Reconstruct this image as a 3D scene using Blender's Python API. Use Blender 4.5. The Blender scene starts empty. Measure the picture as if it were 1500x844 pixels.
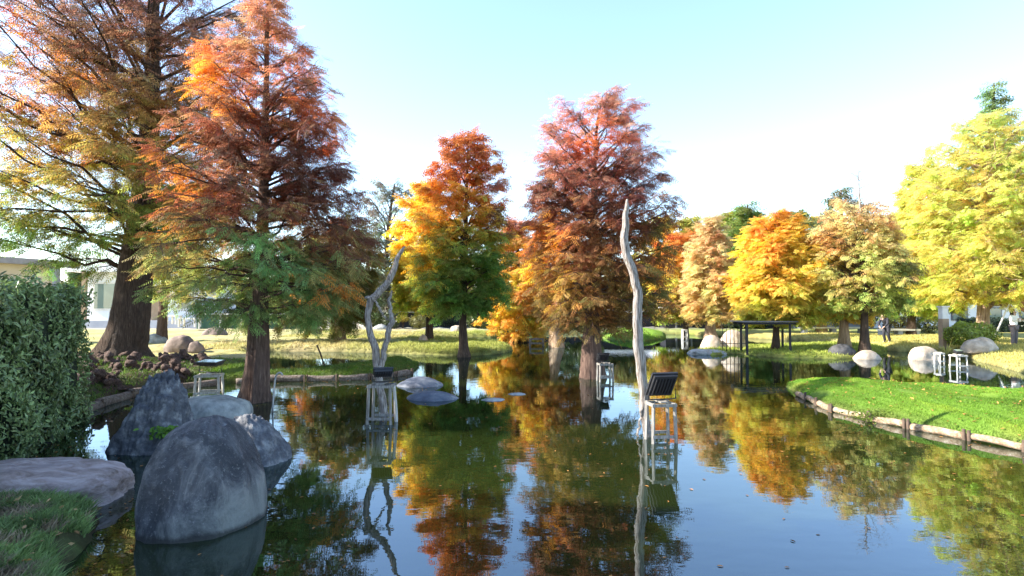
import bpy, bmesh, math, random
import numpy as np
from mathutils import Vector, noise as mnoise

random.seed(7)
RNG = np.random.default_rng(7)
C = bpy.context.scene.collection
PI = math.pi

# ------------------------------------------------------------------ camera geometry
F, CX, CY, H0 = 850.0, 750.0, 422.0, 452.0
CAMZ = 2.0
PITCH = math.atan((H0 - CY) / F)
cp, sp = math.cos(PITCH), math.sin(PITCH)
def ray(px, py):
    vx, vy = (px - CX) / F, -(py - CY) / F
    return np.array([vx, cp - vy * sp, sp + vy * cp])
def G(px, py, z=0.0):
    d = ray(px, py); t = (z - CAMZ) / d[2]
    return np.array([d[0] * t, d[1] * t, z])
def at(px, py, Y):
    d = ray(px, py); t = Y / d[1]
    return np.array([d[0] * t, Y, CAMZ + d[2] * t])

# ------------------------------------------------------------------ object helpers
def tag(o, label=None, cat=None, group=None, kind=None):
    if label: o['label'] = label
    if cat: o['category'] = cat
    if group: o['group'] = group
    if kind: o['kind'] = kind
    return o
def empty(name, loc, label, cat, group=None, rz=0.0):
    o = bpy.data.objects.new(name, None); C.objects.link(o)
    o.location = [float(v) for v in loc]; o.rotation_euler = (0, 0, rz)
    o.empty_display_size = 0.1
    return tag(o, label, cat, group)
def copy_tree(o, parent=None):
    c = o.copy(); C.objects.link(c)
    if parent: c.parent = parent
    for ch in list(o.children): copy_tree(ch, c)
    return c

class MB:
    """numpy mesh builder of quads and triangles with optional vertex colours"""
    def __init__(s): s.v = []; s.q = []; s.t = []; s.c = []; s.n = 0
    def add(s, v, q=None, t=None, c=None):
        v = np.asarray(v, dtype=np.float64).reshape(-1, 3)
        if q is not None and len(q): s.q.append(np.asarray(q, dtype=np.int64) + s.n)
        if t is not None and len(t): s.t.append(np.asarray(t, dtype=np.int64) + s.n)
        s.v.append(v); s.n += len(v)
        if c is not None:
            c = np.asarray(c, dtype=np.float64)
            if c.ndim == 1: c = np.tile(c, (len(v), 1))
            s.c.append(c)
    def build(s, name, mat, parent=None, origin=(0, 0, 0), smooth=True, loc=None):
        me = bpy.data.meshes.new(name)
        v = np.concatenate(s.v) - np.asarray(origin, dtype=np.float64)
        q = np.concatenate(s.q) if s.q else np.zeros((0, 4), int)
        t = np.concatenate(s.t) if s.t else np.zeros((0, 3), int)
        me.vertices.add(len(v)); me.vertices.foreach_set('co', v.astype(np.float32).ravel())
        loops = np.concatenate([q.ravel(), t.ravel()]).astype(np.int32)
        me.loops.add(len(loops)); me.loops.foreach_set('vertex_index', loops)
        tot = np.concatenate([np.full(len(q), 4), np.full(len(t), 3)]).astype(np.int32)
        st = np.concatenate([[0], np.cumsum(tot)[:-1]]).astype(np.int32)
        me.polygons.add(len(tot)); me.polygons.foreach_set('loop_start', st)
        me.polygons.foreach_set('loop_total', tot)
        me.polygons.foreach_set('use_smooth', np.full(len(tot), smooth))
        if s.c:
            c = np.concatenate(s.c); a = me.color_attributes.new('Col', 'FLOAT_COLOR', 'POINT')
            a.data.foreach_set('color', np.concatenate([c, np.ones((len(c), 1))], 1).astype(np.float32).ravel())
        me.update(calc_edges=True)
        me.materials.append(mat)
        o = bpy.data.objects.new(name, me); C.objects.link(o)
        if parent: o.parent = parent
        if loc is not None: o.location = [float(a) for a in loc]
        return o
    # shapes
    def box(s, c, d, rz=0.0, rx=0.0, ry=0.0, c4=None, taper=1.0):
        x, y, z = [a / 2 for a in d]
        v = np.array([[-x,-y,-z],[x,-y,-z],[x,y,-z],[-x,y,-z],[-x,-y,z],[x,-y,z],[x,y,z],[-x,y,z]])
        v[4:, :2] *= taper
        v = v @ rot(rx, ry, rz).T + np.asarray(c)
        s.add(v, q=[[0,3,2,1],[4,5,6,7],[0,1,5,4],[1,2,6,5],[2,3,7,6],[3,0,4,7]], c=c4)
    def tube(s, pts, rad, n=6, cap=True, twist=None, lump=0.0, seed=0, flute=None):
        pts = np.asarray(pts, dtype=np.float64); k = len(pts)
        rad = np.broadcast_to(np.asarray(rad, dtype=np.float64), (k,))
        t = np.gradient(pts, axis=0); t /= np.linalg.norm(t, axis=1, keepdims=True) + 1e-9
        m = t.mean(0); ref = np.array([0, 0, 1.]) if abs(m[2]) < 0.8 * np.linalg.norm(m) else np.array([0, 1., 0])
        b = np.cross(t, ref); b /= np.linalg.norm(b, axis=1, keepdims=True) + 1e-9
        a = np.cross(b, t)
        th = np.arange(n) * 2 * PI / n
        r = np.tile(rad[:, None], (1, n))
        if flute is not None: r = r * flute(np.arange(k)[:, None], th[None, :])
        if lump:
            rg = np.random.default_rng(seed); r = r * (1 + lump * rg.standard_normal((k, n)))
        v = pts[:, None] + r[..., None] * (np.cos(th)[None, :, None] * b[:, None] + np.sin(th)[None, :, None] * a[:, None])
        i = np.arange(k - 1)[:, None] * n; j = np.arange(n)[None]; j2 = (j + 1) % n
        q = np.stack([i + j, i + j2, i + n + j2, i + n + j], -1).reshape(-1, 4)
        v = v.reshape(-1, 3); tt = []
        if cap:
            v = np.concatenate([v, pts[:1], pts[-1:]]); m0, m1 = k * n, k * n + 1
            for jj in range(n):
                tt.append([m0, (jj + 1) % n, jj]); tt.append([m1, (k - 1) * n + jj, (k - 1) * n + (jj + 1) % n])
        s.add(v, q=q, t=tt)

def rot(rx, ry, rz):
    cx, sx, cy, sy, cz, sz = math.cos(rx), math.sin(rx), math.cos(ry), math.sin(ry), math.cos(rz), math.sin(rz)
    X = np.array([[1,0,0],[0,cx,-sx],[0,sx,cx]]); Y = np.array([[cy,0,sy],[0,1,0],[-sy,0,cy]]); Z = np.array([[cz,-sz,0],[sz,cz,0],[0,0,1]])
    return Z @ Y @ X
def interp(ks, vs, x):
    return np.interp(x, ks, vs)
def smooth_path(pts, n):
    """Catmull-Rom through pts (m x k), n samples"""
    p = np.asarray(pts, float); m = len(p)
    P = np.concatenate([2 * p[:1] - p[1:2], p, 2 * p[-1:] - p[-2:-1]])
    u = np.linspace(0, m - 1 - 1e-6, n); i = u.astype(int); f = (u - i)[:, None]
    a, b, c, d = P[i], P[i + 1], P[i + 2], P[i + 3]
    return 0.5 * (2 * b + (c - a) * f + (2 * a - 5 * b + 4 * c - d) * f**2 + (3 * b - a - 3 * c + d) * f**3)
_K = np.random.default_rng(3).standard_normal((10, 3)); _PH = np.random.default_rng(4).uniform(0, 6.28, 10)
def vnoise(P, scale=1.0, off=0.0):
    """cheap smooth noise about -1..1"""
    P = np.asarray(P) * scale
    r = 0
    for i in range(6): r = r + np.sin(P @ _K[i] * (1 + 0.35 * i) + _PH[i] + off * (i + 1))
    return r / 3.2

# ------------------------------------------------------------------ materials
def newmat(name):
    m = bpy.data.materials.new(name); m.use_nodes = True
    nt = m.node_tree; nt.nodes.clear()
    out = nt.nodes.new('ShaderNodeOutputMaterial')
    return m, nt, out
def N(nt, t, **kw):
    n = nt.nodes.new(t)
    for k, v in kw.items():
        if k.startswith('i_'): n.inputs[k[2:].replace('_', ' ')].default_value = v
        else: setattr(n, k, v)
    return n
def ramp(nt, stops):
    r = nt.nodes.new('ShaderNodeValToRGB'); e = r.color_ramp.elements
    while len(e) < len(stops): e.new(0.5)
    for i, (p, c) in enumerate(stops): e[i].position = p; e[i].color = (*c, 1)
    return r
def surf(name, stops, scale=5.0, rough=0.8, bump=0.3, stretch=(1, 1, 1), detail=6, bscale=None, bdist=0.02, spec=0.3, distort=0.0, metal=0.0):
    """noise-coloured principled surface, object coordinates"""
    m, nt, out = newmat(name); L = nt.links.new
    tc = N(nt, 'ShaderNodeTexCoord'); mp = N(nt, 'ShaderNodeMapping'); mp.inputs['Scale'].default_value = stretch
    L(tc.outputs['Object'], mp.inputs['Vector'])
    n1 = N(nt, 'ShaderNodeTexNoise'); n1.inputs['Scale'].default_value = scale; n1.inputs['Detail'].default_value = detail
    n1.inputs['Roughness'].default_value = 0.65; n1.inputs['Distortion'].default_value = distort
    L(mp.outputs[0], n1.inputs['Vector'])
    r = ramp(nt, stops); L(n1.outputs['Fac'], r.inputs[0])
    b = N(nt, 'ShaderNodeBsdfPrincipled'); b.inputs['Roughness'].default_value = rough
    b.inputs['Specular IOR Level'].default_value = spec; b.inputs['Metallic'].default_value = metal
    L(r.outputs[0], b.inputs['Base Color'])
    n2 = N(nt, 'ShaderNodeTexNoise'); n2.inputs['Scale'].default_value = bscale or scale * 3; n2.inputs['Detail'].default_value = 8
    n2.inputs['Roughness'].default_value = 0.7
    L(mp.outputs[0], n2.inputs['Vector'])
    bp = N(nt, 'ShaderNodeBump'); bp.inputs['Strength'].default_value = bump; bp.inputs['Distance'].default_value = bdist
    L(n2.outputs['Fac'], bp.inputs['Height']); L(bp.outputs[0], b.inputs['Normal'])
    L(b.outputs[0], out.inputs[0])
    return m
def leafmat(name, trans=0.42, rough=0.5, gloss=0.0):
    m, nt, out = newmat(name); L = nt.links.new
    at_ = N(nt, 'ShaderNodeAttribute'); at_.attribute_name = 'Col'
    d = N(nt, 'ShaderNodeBsdfPrincipled'); d.inputs['Roughness'].default_value = rough; d.inputs['Specular IOR Level'].default_value = 0.15 + gloss
    t = N(nt, 'ShaderNodeBsdfTranslucent')
    hs = N(nt, 'ShaderNodeHueSaturation'); hs.inputs['Saturation'].default_value = 1.1; hs.inputs['Value'].default_value = 1.15
    L(at_.outputs['Color'], hs.inputs['Color'])
    L(at_.outputs['Color'], d.inputs['Base Color']); L(hs.outputs[0], t.inputs['Color'])
    mx = N(nt, 'ShaderNodeMixShader'); mx.inputs[0].default_value = trans
    L(d.outputs[0], mx.inputs[1]); L(t.outputs[0], mx.inputs[2]); L(mx.outputs[0], out.inputs[0])
    return m
M = {}
M['leaf'] = leafmat('cypress_leaf', 0.55)
M['hedge'] = leafmat('hedge_leaf', 0.2, 0.38, 0.35)
M['grass'] = leafmat('grass_blade', 0.35)
M['bark_dark'] = surf('bark_dark', [(0.3, (0.030, 0.020, 0.015)), (0.55, (0.075, 0.050, 0.036)), (0.75, (0.15, 0.11, 0.085))], 9, 0.9, 0.9, (3, 3, 0.35), bscale=14, bdist=0.05)
M['bark_red'] = surf('bark_red', [(0.3, (0.05, 0.030, 0.024)), (0.55, (0.12, 0.075, 0.058)), (0.75, (0.24, 0.17, 0.13))], 9, 0.9, 0.9, (3, 3, 0.3), bscale=14, bdist=0.05)
M['bark_pale'] = surf('bark_pale', [(0.3, (0.15, 0.085, 0.05)), (0.5, (0.36, 0.25, 0.16)), (0.75, (0.55, 0.42, 0.30))], 8, 0.9, 0.9, (3, 3, 0.25), bscale=12, bdist=0.05)
M['deadwood'] = surf('weathered_deadwood', [(0.25, (0.035, 0.027, 0.023)), (0.44, (0.19, 0.155, 0.13)), (0.6, (0.42, 0.38, 0.35))], 9, 0.85, 1.0, (6, 6, 0.5), bscale=12, bdist=0.04)
M['rock_blue'] = surf('rock_blue_grey', [(0.3, (0.028, 0.034, 0.052)), (0.5, (0.075, 0.088, 0.12)), (0.62, (0.13, 0.145, 0.17)), (0.75, (0.34, 0.35, 0.34))], 2.6, 0.62, 0.7, bscale=22, bdist=0.02, detail=10, spec=0.4)
M['rock_craggy'] = surf('rock_craggy', [(0.3, (0.03, 0.033, 0.042)), (0.5, (0.09, 0.095, 0.11)), (0.6, (0.18, 0.185, 0.195)), (0.75, (0.32, 0.33, 0.34))], 7, 0.7, 0.8, (1, 1, 1), bscale=20, bdist=0.05, detail=10, spec=0.4)
M['rock_pink'] = surf('rock_pink_grey', [(0.32, (0.20, 0.15, 0.13)), (0.45, (0.36, 0.28, 0.26)), (0.62, (0.52, 0.43, 0.42)), (0.75, (0.62, 0.56, 0.54))], 3.0, 0.75, 0.9, (1, 2.0, 3), bscale=16, bdist=0.06, distort=0.8)
M['rock_grey'] = surf('rock_grey', [(0.3, (0.12, 0.13, 0.13)), (0.5, (0.27, 0.28, 0.27)), (0.7, (0.42, 0.43, 0.40))], 4, 0.8, 0.7, bscale=16, bdist=0.03)
M['rock_tan'] = surf('rock_tan', [(0.3, (0.24, 0.19, 0.14)), (0.5, (0.42, 0.34, 0.26)), (0.7, (0.56, 0.48, 0.40))], 3, 0.85, 0.7, bscale=10, bdist=0.04)
M['rock_black'] = surf('rock_black', [(0.3, (0.02, 0.02, 0.022)), (0.6, (0.07, 0.07, 0.075)), (0.75, (0.2, 0.2, 0.2))], 4, 0.7, 0.7, bscale=10, bdist=0.03)
M['rock_brown'] = surf('rock_brown', [(0.3, (0.10, 0.075, 0.065)), (0.6, (0.22, 0.165, 0.14)), (0.8, (0.32, 0.26, 0.23))], 3, 0.8, 0.7, bscale=12, bdist=0.03)
M['knee'] = surf('knee_bark', [(0.3, (0.03, 0.018, 0.015)), (0.5, (0.085, 0.052, 0.042)), (0.72, (0.20, 0.14, 0.11))], 12, 0.9, 0.9, (1, 1, .6), bscale=30, bdist=0.03)
M['stand'] = surf('greyed_wood', [(0.3, (0.09, 0.08, 0.068)), (0.52, (0.20, 0.188, 0.17)), (0.72, (0.34, 0.325, 0.30))], 12, 0.8, 0.5, (3, 3, 0.4), bscale=30, bdist=0.008)
M['stand_white'] = surf('whitewashed_wood', [(0.3, (0.22, 0.20, 0.165)), (0.55, (0.46, 0.44, 0.39)), (0.78, (0.62, 0.60, 0.56))], 12, 0.7, 0.5, (3, 3, 0.4), bscale=30, bdist=0.008)
M['log'] = surf('log_edge_wood', [(0.3, (0.11, 0.065, 0.04)), (0.5, (0.27, 0.19, 0.12)), (0.7, (0.46, 0.38, 0.28))], 6, 0.85, 0.8, (3, 3, 3), bscale=18, bdist=0.02)
M['log_dark'] = surf('log_edge_dark', [(0.3, (0.05, 0.035, 0.028)), (0.5, (0.13, 0.10, 0.08)), (0.75, (0.27, 0.24, 0.2))], 6, 0.8, 0.8, (3, 3, 3), bscale=18, bdist=0.02)  # darker, greyer wood for the logs of the left shores
M['stake'] = surf('stake_wood', [(0.3, (0.045, 0.03, 0.022)), (0.6, (0.11, 0.075, 0.052)), (0.8, (0.22, 0.165, 0.12))], 10, 0.85, 0.7, bscale=20, bdist=0.01)
M['black'] = surf('lamp_housing_black', [(0.3, (0.012, 0.012, 0.014)), (0.8, (0.03, 0.03, 0.034))], 8, 0.45, 0.2, bdist=0.002, spec=0.5)
M['metal'] = surf('galvanised_metal', [(0.3, (0.30, 0.30, 0.30)), (0.8, (0.5, 0.5, 0.5))], 10, 0.45, 0.2, bdist=0.002, metal=0.6)
M['white'] = surf('white_render', [(0.3, (0.68, 0.69, 0.71)), (0.7, (0.80, 0.80, 0.80))], 0.8, 0.85, 0.15, bdist=0.01)
M['beige'] = surf('beige_render', [(0.3, (0.50, 0.43, 0.34)), (0.7, (0.62, 0.54, 0.44))], 0.8, 0.85, 0.15, bdist=0.01)
M['greywall'] = surf('grey_blue_render', [(0.3, (0.26, 0.28, 0.34)), (0.7, (0.36, 0.38, 0.44))], 0.6, 0.85, 0.15, bdist=0.01)
M['darkwall'] = surf('dark_timber_wall', [(0.3, (0.014, 0.014, 0.018)), (0.7, (0.035, 0.033, 0.038))], 1.2, 0.7, 0.3, (4, 4, .4), bdist=0.01)
M['roofgrey'] = surf('grey_roof_edge', [(0.3, (0.11, 0.11, 0.12)), (0.7, (0.18, 0.18, 0.19))], 2, 0.7, 0.2, bdist=0.01)
M['timber'] = surf('brown_timber', [(0.3, (0.06, 0.04, 0.03)), (0.7, (0.14, 0.10, 0.075))], 6, 0.8, 0.4, (2, 2, .4), bdist=0.01)
M['doorbrown'] = surf('brown_door', [(0.3, (0.30, 0.2, 0.12)), (0.7, (0.4, 0.28, 0.18))], 4, 0.7, 0.2, bdist=0.005)
M['stone_white'] = surf('white_stone', [(0.3, (0.60, 0.57, 0.52)), (0.7, (0.76, 0.74, 0.70))], 4, 0.8, 0.3, bdist=0.005)
M['green_board'] = surf('green_board', [(0.3, (0.035, 0.08, 0.055)), (0.7, (0.06, 0.13, 0.085))], 2, 0.8, 0.2, bdist=0.005)
M['skin'] = surf('skin', [(0.3, (0.50, 0.31, 0.23)), (0.7, (0.58, 0.38, 0.29))], 6, 0.6, 0.1, bdist=0.002)
M['hair'] = surf('dark_hair', [(0.3, (0.012, 0.009, 0.008)), (0.7, (0.04, 0.025, 0.02))], 20, 0.5, 0.4, (6, 6, .5), bdist=0.004)
M['cloth_white'] = surf('white_cloth', [(0.3, (0.72, 0.72, 0.74)), (0.7, (0.80, 0.80, 0.80))], 6, 0.85, 0.3, bdist=0.01)
M['cloth_dark'] = surf('dark_cloth', [(0.3, (0.018, 0.02, 0.028)), (0.7, (0.04, 0.04, 0.05))], 6, 0.85, 0.3, bdist=0.01)
M['cloth_grey'] = surf('grey_cloth', [(0.3, (0.09, 0.08, 0.09)), (0.7, (0.15, 0.13, 0.14))], 6, 0.85, 0.3, bdist=0.01)
M['banner'] = surf('brown_canvas', [(0.3, (0.25, 0.12, 0.05)), (0.7, (0.36, 0.18, 0.08))], 4, 0.85, 0.3, bdist=0.01)
M['core'] = surf('hedge_core_dark', [(0.3, (0.010, 0.016, 0.009)), (0.7, (0.03, 0.045, 0.022))], 8, 0.95, 0.8, bdist=0.05)
M['fallen'] = leafmat('fallen_leaf', 0.1)

def bouldermat():
    m, nt, out = newmat('rock_blue_boulder'); L = nt.links.new
    tc = N(nt, 'ShaderNodeTexCoord'); mp = N(nt, 'ShaderNodeMapping'); mp.inputs['Scale'].default_value = (1, 1, 0.55); L(tc.outputs['Object'], mp.inputs['Vector'])
    a = N(nt, 'ShaderNodeTexNoise'); a.inputs['Scale'].default_value = 3.5; a.inputs['Detail'].default_value = 12; a.inputs['Roughness'].default_value = 0.72; a.inputs['Distortion'].default_value = 0.6; L(mp.outputs[0], a.inputs['Vector'])
    b = N(nt, 'ShaderNodeTexNoise'); b.inputs['Scale'].default_value = 28; b.inputs['Detail'].default_value = 6; b.inputs['Roughness'].default_value = 0.8; L(tc.outputs['Object'], b.inputs['Vector'])
    v = N(nt, 'ShaderNodeTexVoronoi'); v.feature = 'DISTANCE_TO_EDGE'; v.inputs['Scale'].default_value = 7; L(tc.outputs['Object'], v.inputs['Vector'])
    r = ramp(nt, [(0.32, (0.016, 0.018, 0.025)), (0.46, (0.042, 0.047, 0.060)), (0.56, (0.115, 0.12, 0.135)), (0.66, (0.26, 0.265, 0.27))]); L(a.outputs['Fac'], r.inputs[0])
    # paler towards the bottom and the right side, broken up by noise
    sx = N(nt, 'ShaderNodeSeparateXYZ'); L(tc.outputs['Object'], sx.inputs[0])
    z1 = N(nt, 'ShaderNodeMath', operation='MULTIPLY_ADD'); z1.inputs[1].default_value = -1.6; z1.inputs[2].default_value = 0.70; L(sx.outputs['Z'], z1.inputs[0])
    x1 = N(nt, 'ShaderNodeMath', operation='MULTIPLY_ADD'); x1.inputs[1].default_value = 0.55; L(sx.outputs['X'], x1.inputs[0]); L(z1.outputs[0], x1.inputs[2])
    z2 = N(nt, 'ShaderNodeMath', operation='MULTIPLY_ADD'); z2.inputs[1].default_value = 1.5; L(a.outputs['Fac'], z2.inputs[0]); L(x1.outputs[0], z2.inputs[2])
    z3 = N(nt, 'ShaderNodeMapRange'); z3.inputs['From Min'].default_value = 1.05; z3.inputs['From Max'].default_value = 1.6; z3.inputs['To Max'].default_value = 0.75; L(z2.outputs[0], z3.inputs['Value'])
    mx = N(nt, 'ShaderNodeMix', data_type='RGBA'); L(z3.outputs[0], mx.inputs[0]); L(r.outputs[0], mx.inputs[6]); mx.inputs[7].default_value = (0.26, 0.275, 0.25, 1)
    sp = N(nt, 'ShaderNodeMapRange'); sp.inputs['From Min'].default_value = 0.56; sp.inputs['From Max'].default_value = 0.66; sp.inputs['To Max'].default_value = 0.7; L(b.outputs['Fac'], sp.inputs['Value'])
    m2 = N(nt, 'ShaderNodeMix', data_type='RGBA'); L(sp.outputs[0], m2.inputs[0]); L(mx.outputs[2], m2.inputs[6]); m2.inputs[7].default_value = (0.30, 0.31, 0.32, 1)
    wz = N(nt, 'ShaderNodeMath', operation='MULTIPLY_ADD'); wz.inputs[1].default_value = 0.16; L(a.outputs['Fac'], wz.inputs[0]); L(sx.outputs['Z'], wz.inputs[2])
    wb = N(nt, 'ShaderNodeMapRange'); wb.inputs['From Min'].default_value = 0.125; wb.inputs['From Max'].default_value = 0.165; wb.inputs['To Min'].default_value = 0.22; wb.inputs['To Max'].default_value = 1.0; L(wz.outputs[0], wb.inputs['Value'])
    wm = N(nt, 'ShaderNodeVectorMath', operation='SCALE'); L(m2.outputs[2], wm.inputs[0]); L(wb.outputs[0], wm.inputs['Scale']); m2 = wm
    p = N(nt, 'ShaderNodeBsdfPrincipled'); p.inputs['Roughness'].default_value = 0.6; L(m2.outputs[0], p.inputs['Base Color'])
    hs = N(nt, 'ShaderNodeMath', operation='ADD'); L(a.outputs['Fac'], hs.inputs[0]); 
    bm = N(nt, 'ShaderNodeMath', operation='MULTIPLY'); bm.inputs[1].default_value = 0.35; L(b.outputs['Fac'], bm.inputs[0]); L(bm.outputs[0], hs.inputs[1])
    bp = N(nt, 'ShaderNodeBump'); bp.inputs['Strength'].default_value = 1; bp.inputs['Distance'].default_value = 0.11; L(hs.outputs[0], bp.inputs['Height']); L(bp.outputs[0], p.inputs['Normal'])
    L(p.outputs[0], out.inputs[0]); return m
M['boulder'] = bouldermat()
def glassmat():
    m, nt, out = newmat('window_glass'); b = N(nt, 'ShaderNodeBsdfPrincipled')
    n = N(nt, 'ShaderNodeTexNoise'); n.inputs['Scale'].default_value = 0.5
    r = ramp(nt, [(0.3, (0.10, 0.15, 0.13)), (0.7, (0.2, 0.27, 0.25))])
    nt.links.new(n.outputs['Fac'], r.inputs[0]); nt.links.new(r.outputs[0], b.inputs['Base Color'])
    b.inputs['Roughness'].default_value = 0.05; b.inputs['IOR'].default_value = 1.7
    nt.links.new(b.outputs[0], out.inputs[0]); return m
M['glass'] = glassmat()

# ------------------------------------------------------------------ pond outline and islands (waterline)
def P2(*pts): return np.array([(G(*p)[:2] if len(p) == 2 and p[1] > 400 else np.array(p[:2])) for p in pts])
W = lambda x, y: (x, y, 'w')
def poly(*pts):
    r = []
    for p in pts:
        r.append(np.array(p[:2], float) if len(p) == 3 else G(*p)[:2])
    return np.array(r)
POND = poly((84, 844), W(-2.5, 3.45), W(0, 2.6), W(4, 2.2), W(9, 2.0), W(16, 4), W(22, 8), W(25, 14), W(21, 17.6),
            (1500, 547), (1434, 530), (1400, 520), (1372, 518), (1330, 516), (1300, 514), (1275, 509), (1230, 503), (1170, 499), (1090, 495), (1000, 490), (900, 488),
            (800, 489), (720, 494), (640, 495), (560, 496), (500, 496), (430, 497), (500, 499), (600, 501), (700, 504), (742, 509),
            (752, 514), (730, 519), (690, 522), (620, 520), (560, 518), (500, 516), (400, 515), (352, 517), (375, 524), (388, 540), (410, 549), (480, 541), (560, 531), (597, 529), (615, 535),
            (603, 546), (560, 554), (480, 557), (400, 558), (335, 562), (270, 567), (210, 575), (150, 593), (100, 613), (60, 640), (0, 690),
            W(-7.6, 7.0), W(-8.5, 6.4), W(-8.0, 5.6), (0, 752), (60, 745), (130, 752), (146, 762), (132, 795))
ISLES = [poly((1150, 566), (1180, 586), (1215, 601), (1290, 620), (1380, 637), (1500, 660), W(9.5, 6.9), W(12, 6.2), W(15, 7.5), W(16, 10.5), W(14, 12.3), (1500, 586), (1350, 577), (1250, 570), (1190, 566)),
         poly((1080, 519), (1150, 525), (1230, 526), (1262, 524), (1300, 519), (1302, 512), (1260, 507), (1180, 507), (1082, 509)),
         poly((1018, 517), (1045, 521), (1075, 519), (1100, 514), (1100, 508), (1030, 508)),
         poly((874, 494), (900, 499), (945, 500), (976, 496), (975, 490), (930, 487), (885, 488))]
def sdist(poly, P):
    """signed distance, positive inside"""
    inside = np.zeros(len(P), bool); dmin = np.full(len(P), 1e9)
    n = len(poly)
    for i in range(n):
        a, b = poly[i], poly[(i + 1) % n]; ab = b - a
        t = np.clip(((P - a) @ ab) / (ab @ ab + 1e-12), 0, 1)
        d = np.linalg.norm(P - (a + t[:, None] * ab), axis=1); dmin = np.minimum(dmin, d)
        c = ((a[1] > P[:, 1]) != (b[1] > P[:, 1]))
        with np.errstate(divide='ignore', invalid='ignore'):
            xi = a[0] + (P[:, 1] - a[1]) * ab[0] / ab[1]
        inside ^= c & (P[:, 0] < xi)
    return np.where(inside, dmin, -dmin)
def landdist(P):
    """positive on land, and index of region (0 mainland, 1.. isles)"""
    d = -sdist(POND, P); reg = np.zeros(len(P), int)
    for i, s in enumerate(ISLES):
        di = sdist(s, P); m = di > d; d = np.where(m, di, d); reg = np.where(m, i + 1, reg)
    return d, reg
def gheight(P):
    d, reg = landdist(P)
    top = np.where(reg == 1, 0.40, np.where(reg == 4, 0.55, np.where(reg == 0, 0.34, 0.26)))
    top = np.where((reg == 0) & (P[:, 0] > -7.9) & (P[:, 0] < -1) & (P[:, 1] > 14.5) & (P[:, 1] < 22.5), 0.20, top)
    wid = np.where(reg == 1, 0.55, np.where(reg == 0, 0.35, 0.8))
    P3 = np.column_stack([P, np.zeros(len(P))])
    e = vnoise(P3, 1.3) * 0.05 + vnoise(P3, 0.35, 2) * 0.05
    h = 0.08 + (top - 0.08 + e) * (1 - np.exp(-np.maximum(d, 0) / wid))
    h = h + vnoise(P3, 6, 1) * 0.012
    w = -0.08 - np.clip(-d * 0.8, 0, 0.9)
    k = np.clip((d + 0.06) / 0.12, 0, 1)
    return np.where(k <= 0, w, w * (1 - k) + h * k)
def gz(x, y): return float(gheight(np.array([[x, y]]))[0])

def axis_coords(lo, hi, fine_lo, fine_hi, step, grow=1.12):
    c = list(np.arange(fine_lo, fine_hi + 1e-6, step)); s = step; v = fine_hi
    while v < hi: s *= grow; v = min(v + s, hi); c.append(v)
    s = step; v = fine_lo; b = []
    while v > lo: s *= grow; v = max(v - s, lo); b.append(v)
    return np.array(b[::-1] + c)
xs = axis_coords(-500, 500, -15, 18, 0.11, 1.06); ys = axis_coords(-60, 700, 2.5, 24, 0.11, 1.018)
X, Y = np.meshgrid(xs, ys); GP = np.column_stack([X.ravel(), Y.ravel()])
GH = gheight(GP)
gd, greg = landdist(GP)
P3 = np.column_stack([GP, np.zeros(len(GP))])
# ground cover colours: fresh lawn, dry lawn, bare soil
fresh = np.array([0.13, 0.23, 0.03]); dry = np.array([0.38, 0.32, 0.16]); mix_g = np.array([0.22, 0.25, 0.055])
soil = np.array([0.06, 0.042, 0.03]); pale = np.array([0.42, 0.37, 0.29]); mud = np.array([0.05, 0.05, 0.02]); moss = np.array([0.09, 0.12, 0.03])
def ground_colour(GP, gd, greg, P3):
    n1 = vnoise(P3, 0.5, 1)[:, None]; n2 = vnoise(P3, 2.2, 5)[:, None]
    col = np.tile(mix_g, (len(GP), 1))
    left = (GP[:, 0] < 0)[:, None] * (GP[:, 1] > 19)[:, None]
    dryw = np.clip(0.75 + 0.35 * n1, 0, 1) * left
    dryw = dryw * np.clip((-GP[:, 0:1] - 2.0) / 6.0, 0.25, 1)
    col = col * (1 - dryw) + dry * dryw
    far = np.clip((GP[:, 1:2] - 44) / 6, 0, 1); pl = np.where(GP[:, 0:1] < -2, pale, np.array([0.13, 0.125, 0.12])); col = col * (1 - far) + pl * far
    r1 = (greg == 1)[:, None]; f = fresh * (0.9 + 0.25 * n1) + (0.16, 0.10, 0.01) * np.clip(n2 * 0.6 + 0.05, 0, 1) * np.clip(0.6 + n1, 0.2, 1)
    col = np.where(r1, f, col)
    r2 = ((greg == 2) | (greg == 3))[:, None]; col = np.where(r2, mix_g * 1.05 + dry * 0.1 * n2, col)
    col = np.where((greg == 4)[:, None], fresh * 1.1, col)
    right = ((greg == 0) & (GP[:, 0] > 12))[:, None]
    col = np.where(right & (GP[:, 1:2] < 44), (np.array([0.34, 0.30, 0.10]) + (0.05, 0.03, 0) * n2), col)
    nl = ((greg == 0) & (GP[:, 0] < -1) & (GP[:, 1] < 19.5))[:, None]
    k = np.clip(0.75 + 0.6 * n2, 0, 1); col = np.where(nl, soil * k + moss * (1 - k), col)
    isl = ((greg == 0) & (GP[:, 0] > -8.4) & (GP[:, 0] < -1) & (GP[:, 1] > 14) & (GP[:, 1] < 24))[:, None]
    col = np.where(isl, fresh * 0.5 * (1 - 0.3 * k) + dry * 0.12 * k, col)  # shade over the spit is put into its darker green
    fb = ((greg == 0) & (GP[:, 1] < 5.6))[:, None]
    col = np.where(fb, soil * 1.2 * k + np.array([0.07, 0.11, 0.03]) * (1 - k), col)
    edge = np.clip(1 - gd / 0.35, 0, 1)[:, None] * np.clip(0.6 + 0.5 * n2, 0, 1)
    col = col * (1 - edge * 0.6) + soil * edge * 0.6
    return np.clip(np.where((gd < 0)[:, None], mud, col), 0.01, 0.8)
gcol = ground_colour(GP, gd, greg, P3)
mb = MB(); nx, ny = len(xs), len(ys)
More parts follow.
